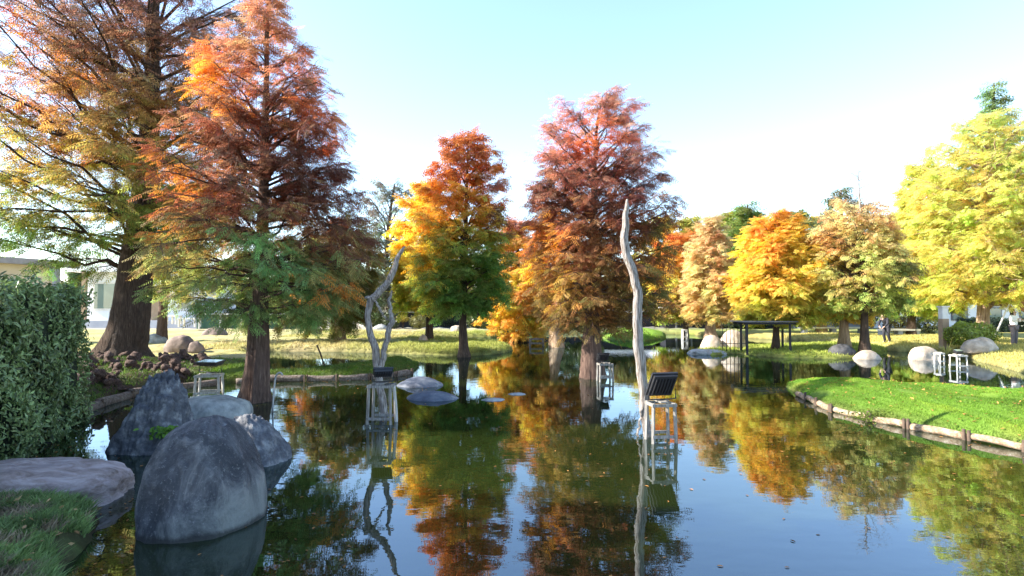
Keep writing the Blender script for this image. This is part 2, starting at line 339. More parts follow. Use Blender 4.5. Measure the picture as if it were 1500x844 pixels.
ii, jj = np.meshgrid(np.arange(nx - 1), np.arange(ny - 1)); b0 = (jj * nx + ii).ravel()
mb.add(np.column_stack([GP, GH]), q=np.stack([b0, b0 + 1, b0 + nx + 1, b0 + nx], 1), c=gcol)
def groundmat():
    m, nt, out = newmat('ground_cover'); L = nt.links.new
    a = N(nt, 'ShaderNodeAttribute'); a.attribute_name = 'Col'
    tc = N(nt, 'ShaderNodeTexCoord')
    n = N(nt, 'ShaderNodeTexNoise'); n.inputs['Scale'].default_value = 14; n.inputs['Detail'].default_value = 8; n.inputs['Roughness'].default_value = 0.75
    L(tc.outputs['Object'], n.inputs['Vector'])
    n3 = N(nt, 'ShaderNodeTexNoise'); n3.inputs['Scale'].default_value = 1.6; n3.inputs['Detail'].default_value = 5
    L(tc.outputs['Object'], n3.inputs['Vector'])
    ad = N(nt, 'ShaderNodeMath', operation='ADD'); L(n.outputs['Fac'], ad.inputs[0]); L(n3.outputs['Fac'], ad.inputs[1])
    mr = N(nt, 'ShaderNodeMapRange'); mr.inputs['From Min'].default_value = 0.6; mr.inputs['From Max'].default_value = 1.4
    mr.inputs['To Min'].default_value = 0.6; mr.inputs['To Max'].default_value = 1.35
    L(ad.outputs[0], mr.inputs['Value'])
    mu = N(nt, 'ShaderNodeVectorMath', operation='SCALE'); L(a.outputs['Color'], mu.inputs[0]); L(mr.outputs[0], mu.inputs['Scale'])
    b = N(nt, 'ShaderNodeBsdfPrincipled'); b.inputs['Roughness'].default_value = 0.95; b.inputs['Specular IOR Level'].default_value = 0.1
    L(mu.outputs[0], b.inputs['Base Color'])
    n2 = N(nt, 'ShaderNodeTexNoise'); n2.inputs['Scale'].default_value = 30; n2.inputs['Detail'].default_value = 6
    L(tc.outputs['Object'], n2.inputs['Vector'])
    bp = N(nt, 'ShaderNodeBump'); bp.inputs['Strength'].default_value = 0.8; bp.inputs['Distance'].default_value = 0.03
    L(n2.outputs['Fac'], bp.inputs['Height']); L(bp.outputs[0], b.inputs['Normal']); L(b.outputs[0], out.inputs[0])
    return m
tag(mb.build('ground', groundmat()), 'grassy banks and lawns around the pond', kind='structure')

# water
def watermat():
    m, nt, out = newmat('pond_water'); L = nt.links.new
    tc = N(nt, 'ShaderNodeTexCoord')
    mp = N(nt, 'ShaderNodeMapping'); mp.inputs['Scale'].default_value = (1.0, 1.7, 1)
    L(tc.outputs['Object'], mp.inputs['Vector'])
    n = N(nt, 'ShaderNodeTexNoise'); n.inputs['Scale'].default_value = 2.6; n.inputs['Detail'].default_value = 3; n.inputs['Roughness'].default_value = 0.45
    L(mp.outputs[0], n.inputs['Vector'])
    # patches of breeze
    n3 = N(nt, 'ShaderNodeTexNoise'); n3.inputs['Scale'].default_value = 0.22; n3.inputs['Detail'].default_value = 2
    L(tc.outputs['Object'], n3.inputs['Vector'])
    mr = N(nt, 'ShaderNodeMapRange'); mr.inputs['From Min'].default_value = 0.38; mr.inputs['From Max'].default_value = 0.65
    mr.inputs['To Min'].default_value = 0.35; mr.inputs['To Max'].default_value = 1.0
    L(n3.outputs['Fac'], mr.inputs['Value'])
    m1 = N(nt, 'ShaderNodeMath', operation='MULTIPLY'); L(n.outputs['Fac'], m1.inputs[0]); L(mr.outputs[0], m1.inputs[1])
    # rings spreading from beside the pink rock
    c = G(205, 712); sb = N(nt, 'ShaderNodeVectorMath', operation='DISTANCE'); sb.inputs[1].default_value = (c[0], c[1], 0)
    L(tc.outputs['Object'], sb.inputs[0])
    ms = N(nt, 'ShaderNodeMath', operation='MULTIPLY'); ms.inputs[1].default_value = 95; L(sb.outputs['Value'], ms.inputs[0])
    sn = N(nt, 'ShaderNodeMath', operation='SINE'); L(ms.outputs[0], sn.inputs[0])
    fo = N(nt, 'ShaderNodeMapRange'); fo.inputs['From Min'].default_value = 0.25; fo.inputs['From Max'].default_value = 0.95
    fo.inputs['To Min'].default_value = 0.16; fo.inputs['To Max'].default_value = 0.0
    L(sb.outputs['Value'], fo.inputs['Value'])
    m2 = N(nt, 'ShaderNodeMath', operation='MULTIPLY'); L(sn.outputs[0], m2.inputs[0]); L(fo.outputs[0], m2.inputs[1])
    ad = N(nt, 'ShaderNodeMath', operation='ADD'); L(m1.outputs[0], ad.inputs[0]); L(m2.outputs[0], ad.inputs[1])
    bp = N(nt, 'ShaderNodeBump'); bp.inputs['Strength'].default_value = 1.0; bp.inputs['Distance'].default_value = WAVE
    L(ad.outputs[0], bp.inputs['Height'])
    d = N(nt, 'ShaderNodeBsdfDiffuse'); d.inputs['Color'].default_value = (0.012, 0.018, 0.004, 1)
    g = N(nt, 'ShaderNodeBsdfGlossy'); g.inputs['Roughness'].default_value = 0.012; g.inputs['Color'].default_value = (0.80, 0.89, 1, 1)
    L(bp.outputs[0], g.inputs['Normal'])
    fr = N(nt, 'ShaderNodeFresnel'); fr.inputs['IOR'].default_value = WIOR; L(bp.outputs[0], fr.inputs['Normal'])
    mx = N(nt, 'ShaderNodeMixShader'); L(fr.outputs[0], mx.inputs[0]); L(d.outputs[0], mx.inputs[1]); L(g.outputs[0], mx.inputs[2])
    L(mx.outputs[0], out.inputs[0])
    return m
WAVE, WIOR = 0.0022, 2.45
mb = MB(); mb.add([[-40, 0.5, 0], [40, 0.5, 0], [40, 52, 0], [-40, 52, 0]], q=[[0, 1, 2, 3]])
tag(mb.build('water', watermat(), smooth=False), 'still green pond water with clear reflections', kind='structure')

# ------------------------------------------------------------------ trees
def spray_template(pairs, ll, lw, length=1.0):
    """one leafy twig: axis +x, leaflets in the xy plane drooping a little; returns verts (n,3)"""
    v = []
    for i in range(pairs):
        s = (i + 0.6) / pairs * length * 0.92
        L_ = ll * (1.0 - 0.45 * abs(i / max(1, pairs - 1) - 0.35))
        for sd in (-1, 1):
            ang = math.radians(48 - 14 * i / pairs); c, d = math.cos(ang), math.sin(ang) * sd
            base = np.array([s, 0, 0]); tip = base + L_ * np.array([c, d, -0.25])
            w = lw * 0.5 * np.array([-d, c, 0]); mid = base + (tip - base) * 0.45
            v += [base, mid + w, tip, mid - w]
    return np.array(v)
def place_sprays(mb, pos, axis, up, tmpl, scale, cols, jit, rng):
    n = len(pos); axis = axis / np.linalg.norm(axis, axis=1, keepdims=True)
    b = np.cross(up, axis); b /= np.linalg.norm(b, axis=1, keepdims=True) + 1e-9; u = np.cross(axis, b)
    T = tmpl[None] * scale[:, None, None]
    V = pos[:, None] + T[..., 0:1] * axis[:, None] + T[..., 1:2] * b[:, None] + T[..., 2:3] * u[:, None]
    k = len(tmpl); V = V.reshape(-1, 3)
    q = (np.arange(n * k // 4) * 4)[:, None] + np.arange(4)
    lc = np.repeat(cols, k // 4, axis=0) * (1 + jit * rng.standard_normal((n * k // 4, 1)))
    mb.add(V, q=q, c=np.clip(np.repeat(lc, 4, axis=0), 0.004, 0.9))

def stopcol(stops, h):
    ks = [s[0] for s in stops]; cs = np.array([s[1] for s in stops])
    return np.stack([np.interp(h, ks, cs[:, i]) for i in range(3)], 1)

def cypress(label, base, trunk, outline, stops, patches=(), nl=50, nsec=6, nspr=3000, pairs=4, ll=0.13, lw=0.03, slen=0.34,
            rise=(0.15, 0.8), droop=0.5, bark='bark_dark', limb=0.05, gap=0.15, name='cypress_tree', group=None, seed=1, flare=1.0,
            jit=0.16, leader=None, secrad=0.008, limbn=5, gz0=None, depth=0.95, cat='tree', hang=0.45):
    rng = np.random.default_rng(seed); nl = int(nl * 1.3); nspr = int(nspr * 2.0); limb = limb * 0.85
    bx, by = base[:2]; gzv = base[2]
    B = G(bx, by, gzv); Yd = B[1]; px2m = Yd / F
    # trunk axis
    tp = np.array([[*at(x, y, Yd), w * px2m / 2] for (x, y, w) in trunk])
    tp = tp[np.argsort(tp[:, 2])]
    ztop = tp[-1, 2]
    zb = B[2] - 0.35
    first = tp[0].copy(); first[2] = zb
    tp = np.concatenate([[first], tp])
    ns = 46; path = smooth_path(tp, ns); path[:, 1] = Yd
    fl_h = 1.1
    dz = path[:, 2] - B[2]
    path[:, 3] = np.maximum(path[:, 3], 0.006)
    root = empty(name, (B[0], B[1], B[2]), label, cat, group)
    T = MB(); ph = rng.uniform(0, 6.28, 3)
    def flute(k, th):
        a = 0.16 * np.exp(-np.maximum(dz, 0) / 0.8)[k[:, 0]][:, None] * flare + 0.035
        return 1 + a * (np.sin(5 * th + ph[0] + 0.02 * k) * 0.6 + np.sin(8 * th + ph[1]) * 0.4 + 0.5 * np.sin(13 * th + ph[2])) + 0.02 * rng.standard_normal((len(k), th.shape[1]))
    T.tube(path[:, :3], path[:, 3], n=22 if Yd < 22 else 14, flute=flute)
    T.build('trunk', M[bark], root, origin=B)
    # crown radii
    ol = sorted([(at(0, y, Yd)[2], at(xl, y, Yd)[0], at(xr, y, Yd)[0]) for (y, xl, xr) in outline])
    oz = np.array([o[0] for o in ol]); oxl = np.array([o[1] for o in ol]); oxr = np.array([o[2] for o in ol])
    z0, z1 = oz[0], oz[-1]
    # sample limb tips weighted by crown width
    zz = np.linspace(z0, z1, 200); ww = np.interp(zz, oz, oxr - oxl) + 0.15
    cdf = np.cumsum(ww); cdf /= cdf[-1]
    zt = np.interp((np.arange(nl) + rng.uniform(0.1, 0.9, nl)) / nl, cdf, zz); zt = np.maximum(zt, z0 + 0.6 * slen * rng.uniform(0.6, 1.3, nl))
    az = (np.arange(nl) * 2.39996 + rng.uniform(-0.35, 0.35, nl)) % (2 * PI)
    cxz = np.interp(zt, path[:, 2], path[:, 0])
    xl, xr = np.interp(zt, oz, oxl), np.interp(zt, oz, oxr)
    rl, rr = cxz - xl, xr - cxz
    c = np.cos(az)
    rm = 0.5 * (xr - xl)
    dx = np.where(c > 0, c * rr, c * rl)
    dy = np.sin(az) * rm * depth
    fac = rng.uniform(0.72, 1.08, nl) ** 0.8
    dx *= fac; dy *= fac
    R = np.hypot(dx, dy) + 0.05
    hf = (zt - z0) / (z1 - z0)
    slope = rise[0] + (rise[1] - rise[0]) * hf + rng.uniform(-0.28, 0.28, nl)
    za = np.maximum(zt - slope * R, min(z0 + 0.05, B[2] + 1.2))
    za = np.minimum(za, ztop - 0.05)
    A = np.stack([np.interp(za, path[:, 2], path[:, 0]), np.full(nl, Yd), za], 1)
    E = np.stack([cxz + dx, Yd + dy, zt], 1)
    Cc = (A + E) / 2; Cc[:, 2] += 0.16 * R * droop + 0.03
    Cc[:, :2] += rng.normal(0, 0.08, (nl, 2)) * R[:, None]
    def bez(i, s):
        s = np.asarray(s)[:, None]; return (1 - s)**2 * A[i] + 2 * s * (1 - s) * Cc[i] + s**2 * E[i]
    def bezt(i, s):
        s = np.asarray(s)[:, None]; d = 2 * (1 - s) * (Cc[i] - A[i]) + 2 * s * (E[i] - Cc[i]); return d / (np.linalg.norm(d, axis=1, keepdims=True) + 1e-9)
    BR = MB(); secs = []
    rtr = np.interp(za, path[:, 2], path[:, 3])
    for i in range(nl):
        s = np.linspace(0, 1, 7); p = bez(i, s); p[1:-1] += rng.normal(0, 0.02, (5, 3)) * R[i]
        r0 = min(rtr[i] * 0.55, limb * (0.35 + 0.65 * min(1, R[i] / 2.5)))
        BR.tube(p, np.maximum(r0 * (1 - s) ** 0.8, 0.004), n=limbn, cap=False)
        ss = rng.uniform(0.18, 0.98, nsec); tg = bezt(i, ss); pb = bez(i, ss)
        sd = np.where(np.arange(nsec) % 2 == 0, 1, -1) * np.radians(rng.uniform(28, 68, nsec))
        d = np.stack([tg[:, 0] * np.cos(sd) - tg[:, 1] * np.sin(sd), tg[:, 0] * np.sin(sd) + tg[:, 1] * np.cos(sd), tg[:, 2] * 0.7 + rng.normal(0.05, 0.34, nsec)], 1)
        ln = (0.42 * R[i] * (1.12 - ss) + 0.22) * rng.uniform(0.7, 1.2, nsec)
        for k in range(nsec):
            e = pb[k] + d[k] * ln[k]; m_ = (pb[k] + e) / 2 + (0, 0, 0.06 * ln[k]); e[2] -= hang * 0.35 * ln[k]
            secs.append((pb[k], m_, e, ln[k]))
        secs.append((bez(i, [0.72])[0], bez(i, [0.88])[0], E[i], R[i] * 0.3 + 0.1))
    if not leader:
        for k in range(16):
            z_ = ztop - (ztop - z0) * 0.13 * k / 15; a_ = k * 2.4; q0 = np.array([np.interp(z_, path[:, 2], path[:, 0]), Yd, z_])
            l_ = 0.12 + 0.05 * R.mean() + 0.25 * (ztop - z_); e_ = q0 + np.array([math.cos(a_) * l_, math.sin(a_) * l_, 0.16 if k else 0.22]); secs.append((q0, (q0 + e_) / 2, e_, 0.35 * R.mean()))
    for (a, m_, e, l_) in secs:
        BR.tube([a, m_, e], [secrad, secrad * 0.8, secrad * 0.35], n=3, cap=False)
    if leader:   # bare leader with thin bare side twigs
        SPI = BR; lp = np.array([at(x, y, Yd) for (x, y) in leader]); SPI = MB(); SPI.tube(smooth_path(lp, 10), np.linspace(0.06, 0.012, 10), n=6)
        for k in range(26):
            s = rng.uniform(0, 0.85); p = lp[0] + (lp[-1] - lp[0]) * s; a = rng.uniform(0, 6.28); l_ = (1 - s) * 1.3 + 0.25
            q = p + np.array([math.cos(a) * l_ * .8, math.sin(a) * l_ * .8, l_ * 0.5]); SPI.tube([p, (p + q) / 2 - (0, 0, .05), q], [0.014, 0.01, 0.004], n=3, cap=False)
        SPI.build('bare_spire', M['deadwood'], root, origin=B)
    BR.build('branches', M[bark], root, origin=B)
    # foliage sprays
    S0 = np.array([s[0] for s in secs]); S1 = np.array([s[1] for s in secs]); S2 = np.array([s[2] for s in secs]); SL = np.array([s[3] for s in secs])
    w = SL + 0.1; w *= np.clip(1 + gap * 2.5 * vnoise(S2, 1.1, seed), 0.05, 3); w /= w.sum()
    n_ = int(nspr * 1.15); idx = rng.choice(len(secs), n_, p=w); u = rng.uniform(0.1, 1.0, n_)[:, None]
    pos = (1 - u)**2 * S0[idx] + 2 * u * (1 - u) * S1[idx] + u**2 * S2[idx]
    keep = vnoise(pos, 2.1, seed * 1.7) > -1.05 + gap; pos = pos[keep]; idx = idx[keep]; n_ = len(pos)
    pos = pos + rng.normal(0, 0.035, (n_, 3)) * (1 + px2m * 20)
    dr = S2[idx] - S0[idx]; dr /= np.linalg.norm(dr, axis=1, keepdims=True) + 1e-9
    ang = rng.choice([-1, 1], n_) * np.radians(rng.uniform(10, 75, n_))
    ax = np.stack([dr[:, 0] * np.cos(ang) - dr[:, 1] * np.sin(ang), dr[:, 0] * np.sin(ang) + dr[:, 1] * np.cos(ang), dr[:, 2] * 0.5 - hang + rng.normal(0, 0.25, n_)], 1)
    up = np.stack([rng.normal(0, 0.45, n_), rng.normal(0, 0.45, n_), np.ones(n_)], 1)
    h = (pos[:, 2] - z0) / (z1 - z0)
    cl = stopcol(stops, np.clip(h + 0.07 * vnoise(pos, 1.3, seed + 3) + 0.05 * rng.standard_normal(n_), 0, 1))
    for (qx, qy, qr, qc) in patches:
        ctr = at(qx, qy, Yd); rr_ = qr * px2m
        k = np.exp(-(((pos[:, 0] - ctr[0])**2 + (pos[:, 2] - ctr[2])**2) / rr_**2) ** 1.3)
        k = k * np.clip(0.85 + 0.5 * vnoise(pos, 1.9, 9), 0, 1); k = (k > rng.uniform(0.15, 0.85, n_))[:, None] * 0.9
        cl = cl * (1 - k) + np.array(qc) * k
    cl = cl * (1.22 + 0.16 * vnoise(pos, 2.6, 11) + 0.14 * rng.standard_normal(n_))[:, None]
    hn = 0.16 * vnoise(pos, 1.7, 23) + 0.10 * rng.standard_normal(n_)
    cl = cl * np.stack([1 + 0.5 * hn, 1 - hn, 1 - 0.6 * hn], 1)
    lum = (cl @ np.array([0.35, 0.55, 0.10]))[:, None]; cl = (cl * 0.87 + lum * 0.13) * 1.04
    LF = MB(); tmpl = spray_template(pairs, ll, lw, slen)
    place_sprays(LF, pos, ax, up, tmpl, rng.uniform(0.7, 1.25, n_), cl, jit, rng)
    LF.build('crown', M['leaf'], root, origin=B, smooth=False)
    return root

# palette (linear)
GRN = (0.085, 0.14, 0.028); DGRN = (0.035, 0.065, 0.018); OLV = (0.14, 0.135, 0.03); YGR = (0.36, 0.37, 0.035); YEL = (0.66, 0.44, 0.025)
LEM = (0.52, 0.47, 0.085); ORG = (0.60, 0.22, 0.025); SAL = (0.55, 0.17, 0.05); RUST = (0.26, 0.075, 0.022); BRN = (0.16, 0.065, 0.04)
PUR = (0.19, 0.09, 0.08); TAN = (0.56, 0.43, 0.17); GREY = (0.16, 0.17, 0.13); ROS = (0.40, 0.17, 0.12)

# T1: towering tree at the left
cypress('tallest bald cypress with a broad flaring dark trunk, rising behind the clipped hedge', (178, 524, 0.33),
        [(178, 524, 84), (181, 505, 62), (188, 480, 54), (195, 430, 48), (200, 380, 44), (207, 330, 38), (216, 240, 30), (221, 150, 23), (224, 60, 18), (226, -60, 12), (228, -180, 4)],
        [(378, 90, 300), (355, 20, 320), (330, -60, 330), (260, -110, 345), (180, -110, 350), (100, -90, 360), (20, -60, 370), (-60, -10, 360), (-130, 90, 320), (-190, 200, 250)],
        [(0, (0.12, 0.19, 0.035)), (0.10, (0.24, 0.26, 0.04)), (0.2, (0.34, 0.28, 0.05)), (0.3, (0.42, 0.24, 0.06)), (0.42, (0.27, 0.14, 0.07)), (0.6, (0.20, 0.10, 0.07)), (0.8, (0.20, 0.11, 0.09)), (1, PUR)],
        patches=[(115, 240, 40, YGR), (130, 110, 34, ORG), (60, 160, 50, RUST), (25, 60, 45, (0.35, 0.2, .06)), (20, 150, 40, (0.32, 0.10, 0.03)), (100, 265, 60, (0.45, 0.3, 0.05))],
        nl=84, nsec=20, nspr=14500, pairs=5, ll=0.14, lw=0.026, slen=0.42, rise=(0.02, 1.0), limb=0.075, gap=0.33, seed=11, secrad=0.012, limbn=6, flare=1.0, droop=0.1)
# T2: rust cypress in the water
cypress('rust red bald cypress with green lower boughs, in the water beside the flat slab', (373, 588, 0.0),
        [(373, 590, 44), (375, 560, 36), (378, 520, 31), (379, 470, 27), (382, 400, 20), (385, 320, 16), (388, 220, 12), (390, 120, 8), (392, 40, 4), (392, -8, 2)],
        [(478, 330, 430), (450, 270, 500), (420, 235, 535), (380, 218, 548), (340, 224, 545), (290, 232, 530), (240, 245, 520), (190, 258, 512), (140, 275, 500), (90, 300, 478), (45, 335, 445), (10, 370, 415), (-12, 388, 398)],
        [(0, (0.15, 0.21, 0.06)), (0.12, (0.20, 0.26, 0.07)), (0.24, (0.32, 0.26, 0.07)), (0.32, (0.24, 0.09, 0.045)), (0.5, (0.20, 0.075, 0.045)), (0.72, (0.34, 0.14, 0.065)), (0.9, (0.40, 0.20, 0.10)), (1, (0.32, 0.18, 0.12))],
        patches=[(300, 420, 34, (0.36, 0.34, 0.07)), (360, 400, 34, (0.3, 0.33, 0.07)), (310, 95, 45, SAL), (270, 250, 50, (0.42, 0.16, 0.03)), (255, 330, 45, (0.40, 0.2, 0.04)), (480, 270, 55, BRN), (500, 340, 45, BRN), (410, 385, 50, (0.20, 0.31, 0.08)), (470, 180, 40, SAL), (400, 250, 45, BRN), (340, 140, 40, ORG), (505, 430, 30, ORG), (455, 400, 35, (0.15, 0.25, 0.08)), (440, 90, 30, SAL)],
        nl=96, nsec=9, nspr=8800, pairs=6, ll=0.085, lw=0.019, slen=0.30, rise=(-0.12, 0.75), limb=0.045, gap=0.26, bark='bark_red', seed=21, secrad=0.007, flare=1.6)
# T3 small trees behind
cypress('slim young leaning cypress between the thick left trunk and the rust red tree', (236, 501, 0.35),
        [(236, 501, 16), (238, 460, 12), (242, 420, 11), (246, 380, 8), (248, 330, 4)],
        [(440, 222, 262), (415, 215, 290), (380, 205, 300), (340, 220, 285), (320, 240, 255)], [(0, YGR), (0.5, YGR), (1, (0.4, 0.3, 0.04))],
        nl=26, nsec=5, nspr=1500, pairs=4, ll=0.15, lw=0.04, slen=0.38, bark='bark_red', seed=31, gap=0.3)
cypress('thicker brown trunked tree standing in front of the white building', (253, 474, 0.35),
        [(253, 474, 16), (253, 440, 14), (253, 400, 12), (252, 340, 8), (252, 280, 3)],
        [(420, 240, 275), (390, 215, 300), (350, 210, 300), (300, 225, 285), (280, 245, 260)], [(0, OLV), (1, YGR)],
        nl=26, nsec=5, nspr=1200, pairs=3, ll=0.3, lw=0.08, slen=0.7, seed=32, gap=0.1, limb=.08)
# T4 olive drooping tree behind the rust one
cypress('olive green drooping cypress with pale trunk, on the far bank behind the forked dead tree', (498, 499, 0.35),
        [(498, 499, 20), (499, 480, 14), (500, 440, 12), (500, 380, 9), (500, 330, 4)],
        [(492, 425, 480), (465, 400, 535), (430, 395, 560), (390, 410, 560), (350, 430, 548), (320, 470, 530)], [(0, OLV), (0.4, (0.10, 0.12, 0.03)), (0.8, (0.2, 0.15, 0.04)), (1, RUST)],
        patches=[(460, 425, 26, ORG), (440, 480, 25, (0.25, 0.25, 0.05))],
        nl=55, nsec=6, nspr=3600, pairs=4, ll=0.18, lw=0.045, slen=0.45, rise=(-0.5, 0.4), bark='bark_pale', seed=33, gap=0.05, hang=0.8)
# T5 airy grey-green tree
cypress('airy grey green tree with open crown seen far behind the forked dead tree', (572, 480, 0.35),
        [(572, 480, 9), (570, 430, 8), (566, 370, 6), (572, 310, 4), (578, 270, 2)],
        [(450, 530, 620), (410, 528, 622), (370, 522, 620), (330, 528, 612), (295, 535, 608), (265, 555, 602)], [(0, (0.09, 0.11, 0.06)), (1, GREY)],
        nl=40, nsec=6, nspr=1500, pairs=3, ll=0.34, lw=0.09, slen=0.8, rise=(0.5, 1.1), seed=34, gap=0.45, limb=0.1, secrad=0.03, name='eucalyptus_tree')
# T6 yellow tree left behind T7
cypress('bright yellow straight cypress on the far bank, just left of the orange topped tree', (629, 497, 0.35),
        [(629, 497, 13), (629, 470, 10), (629, 420, 8), (628, 350, 6), (627, 270, 2)],
        [(458, 590, 655), (430, 572, 668), (390, 572, 670), (350, 577, 665), (310, 584, 655), (285, 595, 640), (262, 615, 635)],
        [(0, YGR), (0.25, (0.55, 0.42, 0.03)), (0.6, YEL), (1, (0.65, 0.34, 0.03))],
        nl=50, nsec=6, nspr=4200, pairs=4, ll=0.20, lw=0.055, slen=0.5, seed=35, gap=0.03)
# T7 orange top
cypress('pyramidal cypress with orange red top, yellow middle and green base rising from the water', (680, 523, 0.0),
        [(680, 524, 20), (679, 505, 14), (678, 470, 11), (680, 430, 9), (682, 350, 7), (684, 270, 4), (686, 195, 2)],
        [(458, 640, 705), (440, 605, 738), (410, 595, 748), (380, 597, 750), (340, 603, 747), (300, 612, 745), (265, 625, 735), (235, 630, 733), (212, 642, 722), (190, 662, 706)],
        [(0, (0.12, 0.21, 0.035)), (0.3, (0.20, 0.28, 0.04)), (0.42, (0.45, 0.34, 0.03)), (0.55, (0.60, 0.27, 0.025)), (0.72, (0.52, 0.17, 0.03)), (1, (0.42, 0.13, 0.05))],
        patches=[(612, 370, 42, YEL), (610, 320, 34, (0.66, 0.36, 0.03)), (735, 320, 24, BRN), (625, 420, 30, (0.4, 0.36, 0.03)), (725, 270, 20, ROS), (725, 380, 28, (0.11, 0.2, 0.04))],
        nl=74, nsec=7, nspr=6200, pairs=4, ll=0.155, lw=0.042, slen=0.42, seed=41, gap=0.1, flare=1.4)
# T8b yellow orange behind
cypress('golden cypress with low boughs between the orange topped tree and pale shredded trunk', (764, 498, 0.1),
        [(764, 498, 14), (763, 460, 9), (760, 400, 7), (756, 330, 3)],
        [(497, 735, 778), (480, 705, 800), (440, 700, 815), (400, 715, 820), (360, 730, 810), (330, 745, 790), (312, 755, 770)],
        [(0, (0.5, 0.30, 0.04)), (0.4, YEL), (0.7, (0.5, 0.25, 0.03)), (1, ROS)],
        patches=[(770, 440, 28, OLV), (745, 460, 25, YEL)],
        nl=50, nsec=6, nspr=4000, pairs=4, ll=0.22, lw=0.06, slen=0.5, rise=(-0.3, 0.5), seed=42, gap=0.05)
# T8 pale trunk
cypress('cypress with sunlit pale shredded trunk in the water, left of the purple red tree', (813, 509, 0.0),
        [(815, 511, 22), (813, 495, 18), (812, 478, 14), (811, 460, 12), (812, 420, 9), (812, 370, 6), (812, 320, 2)],
        [(462, 785, 850), (435, 762, 868), (400, 758, 870), (365, 765, 862), (335, 780, 850), (310, 800, 825)],
        [(0, (0.34, 0.17, 0.035)), (0.4, (0.5, 0.25, 0.03)), (0.7, (0.45, 0.16, 0.03)), (1, ROS)],
        patches=[(785, 400, 24, YEL)],
        nl=42, nsec=6, nspr=2600, pairs=4, ll=0.19, lw=0.05, slen=0.45, bark='bark_pale', seed=43, gap=0.12, flare=1.8)
# T9 centre tree
cypress('large purple red cypress rising from the middle of the pond behind a lamp stand', (868, 554, 0.0),
        [(869, 556, 36), (868, 535, 32), (867, 505, 27), (868, 470, 22), (870, 420, 16), (869, 350, 11), (870, 270, 8), (874, 190, 4), (882, 142, 2)],
        [(492, 838, 905), (470, 795, 955), (440, 780, 985), (400, 768, 998), (360, 770, 985), (320, 765, 985), (280, 763, 982), (240, 768, 985), (205, 785, 970), (175, 797, 938), (152, 830, 915), (138, 868, 900)],
        [(0, (0.17, 0.12, 0.03)), (0.22, (0.26, 0.13, 0.03)), (0.38, (0.24, 0.10, 0.035)), (0.52, (0.22, 0.08, 0.045)), (0.72, (0.36, 0.14, 0.085)), (1, (0.38, 0.18, 0.13))],
        patches=[(868, 205, 38, SAL), (810, 280, 38, BRN), (925, 270, 38, PUR), (940, 225, 30, ROS), (800, 350, 34, ORG), (915, 235, 26, ROS), (960, 350, 30, OLV), (820, 420, 30, (0.4, 0.22, .03)), (935, 420, 36, OLV)],
        nl=98, nsec=8, nspr=7200, pairs=5, ll=0.11, lw=0.025, slen=0.34, rise=(-0.15, 0.85), limb=0.055, gap=0.2, bark='bark_red', seed=51, secrad=0.009, flare=1.5)
# T10..T17
cypress('low yellow cypress on thin dark stems, at the far shore right of the dead pole', (1004, 491, 0.1),
        [(1004, 491, 9), (1004, 460, 6), (1003, 400, 5), (1001, 345, 2)],
        [(470, 960, 1040), (440, 948, 1045), (400, 948, 1045), (365, 955, 1030), (335, 975, 1015)],
        [(0, YGR), (0.3, (0.6, 0.45, 0.04)), (0.7, (0.6, 0.33, 0.04)), (1, (0.5, 0.2, 0.04))],
        patches=[(965, 350, 25, ORG), (975, 440, 25, (0.35, 0.15, 0.05))],
        nl=44, nsec=6, nspr=3600, pairs=3, ll=0.27, lw=0.075, slen=0.6, seed=61, gap=0.03)
cypress('pinkish tan cypress with twin pale trunk behind the two white boulders', (1040, 497, 0.15),
        [(1040, 497, 20), (1040, 480, 14), (1040, 440, 10), (1040, 380, 6), (1041, 318, 2)],
        [(468, 1012, 1075), (435, 1000, 1080), (400, 1000, 1078), (360, 1010, 1068), (330, 1025, 1056), (314, 1035, 1047)],
        [(0, (0.5, 0.34, 0.09)), (0.5, TAN), (1, (0.48, 0.34, 0.15))],
        nl=56, nsec=7, nspr=3600, pairs=4, ll=0.19, lw=0.045, slen=0.45, bark='bark_pale', seed=62, gap=0.12, flare=2)
cypress('tall green conifer showing above and behind the orange yellow tree', (1096, 481, 0.35),
        [(1096, 481, 12), (1096, 440, 9), (1095, 380, 7), (1095, 300, 2)],
        [(475, 1060, 1125), (430, 1055, 1135), (380, 1056, 1135), (340, 1064, 1122), (318, 1078, 1112), (298, 1090, 1101)],
        [(0, DGRN), (0.5, (0.12, 0.17, 0.03)), (1, (0.14, 0.2, 0.04))],
        nl=60, nsec=6, nspr=3600, pairs=3, ll=0.36, lw=0.10, slen=0.8, seed=63, gap=0.03, name='conifer_tree')
cypress('rounded golden yellow cypress with orange top standing beside the dark pergola', (1137, 511, 0.22),
        [(1137, 512, 13), (1137, 490, 9), (1137, 460, 8), (1136, 400, 7), (1135, 330, 3)],
        [(472, 1095, 1190), (450, 1082, 1215), (420, 1072, 1226), (385, 1078, 1215), (350, 1088, 1195), (325, 1098, 1170), (308, 1115, 1150)],
        [(0, YGR), (0.15, (0.55, 0.46, 0.04)), (0.5, YEL), (0.8, (0.66, 0.35, 0.03)), (1, (0.6, 0.26, 0.03))],
        nl=76, nsec=9, nspr=8500, pairs=5, ll=0.13, lw=0.036, slen=0.40, seed=64, gap=0.04)
cypress('dark green tree with pale brown trunk behind the pergola, left of the bare spired tree', (1204, 487, 0.35),
        [(1204, 487, 18), (1204, 470, 12), (1203, 430, 9), (1200, 350, 3)],
        [(468, 1165, 1235), (430, 1150, 1245), (390, 1150, 1240), (355, 1160, 1225), (332, 1180, 1210)],
        [(0, OLV), (0.5, (0.2, 0.2, 0.04)), (1, (0.10, 0.12, 0.04))], bark='bark_pale',
        nl=46, nsec=6, nspr=3000, pairs=3, ll=0.3, lw=0.085, slen=0.7, seed=65, gap=0.05)
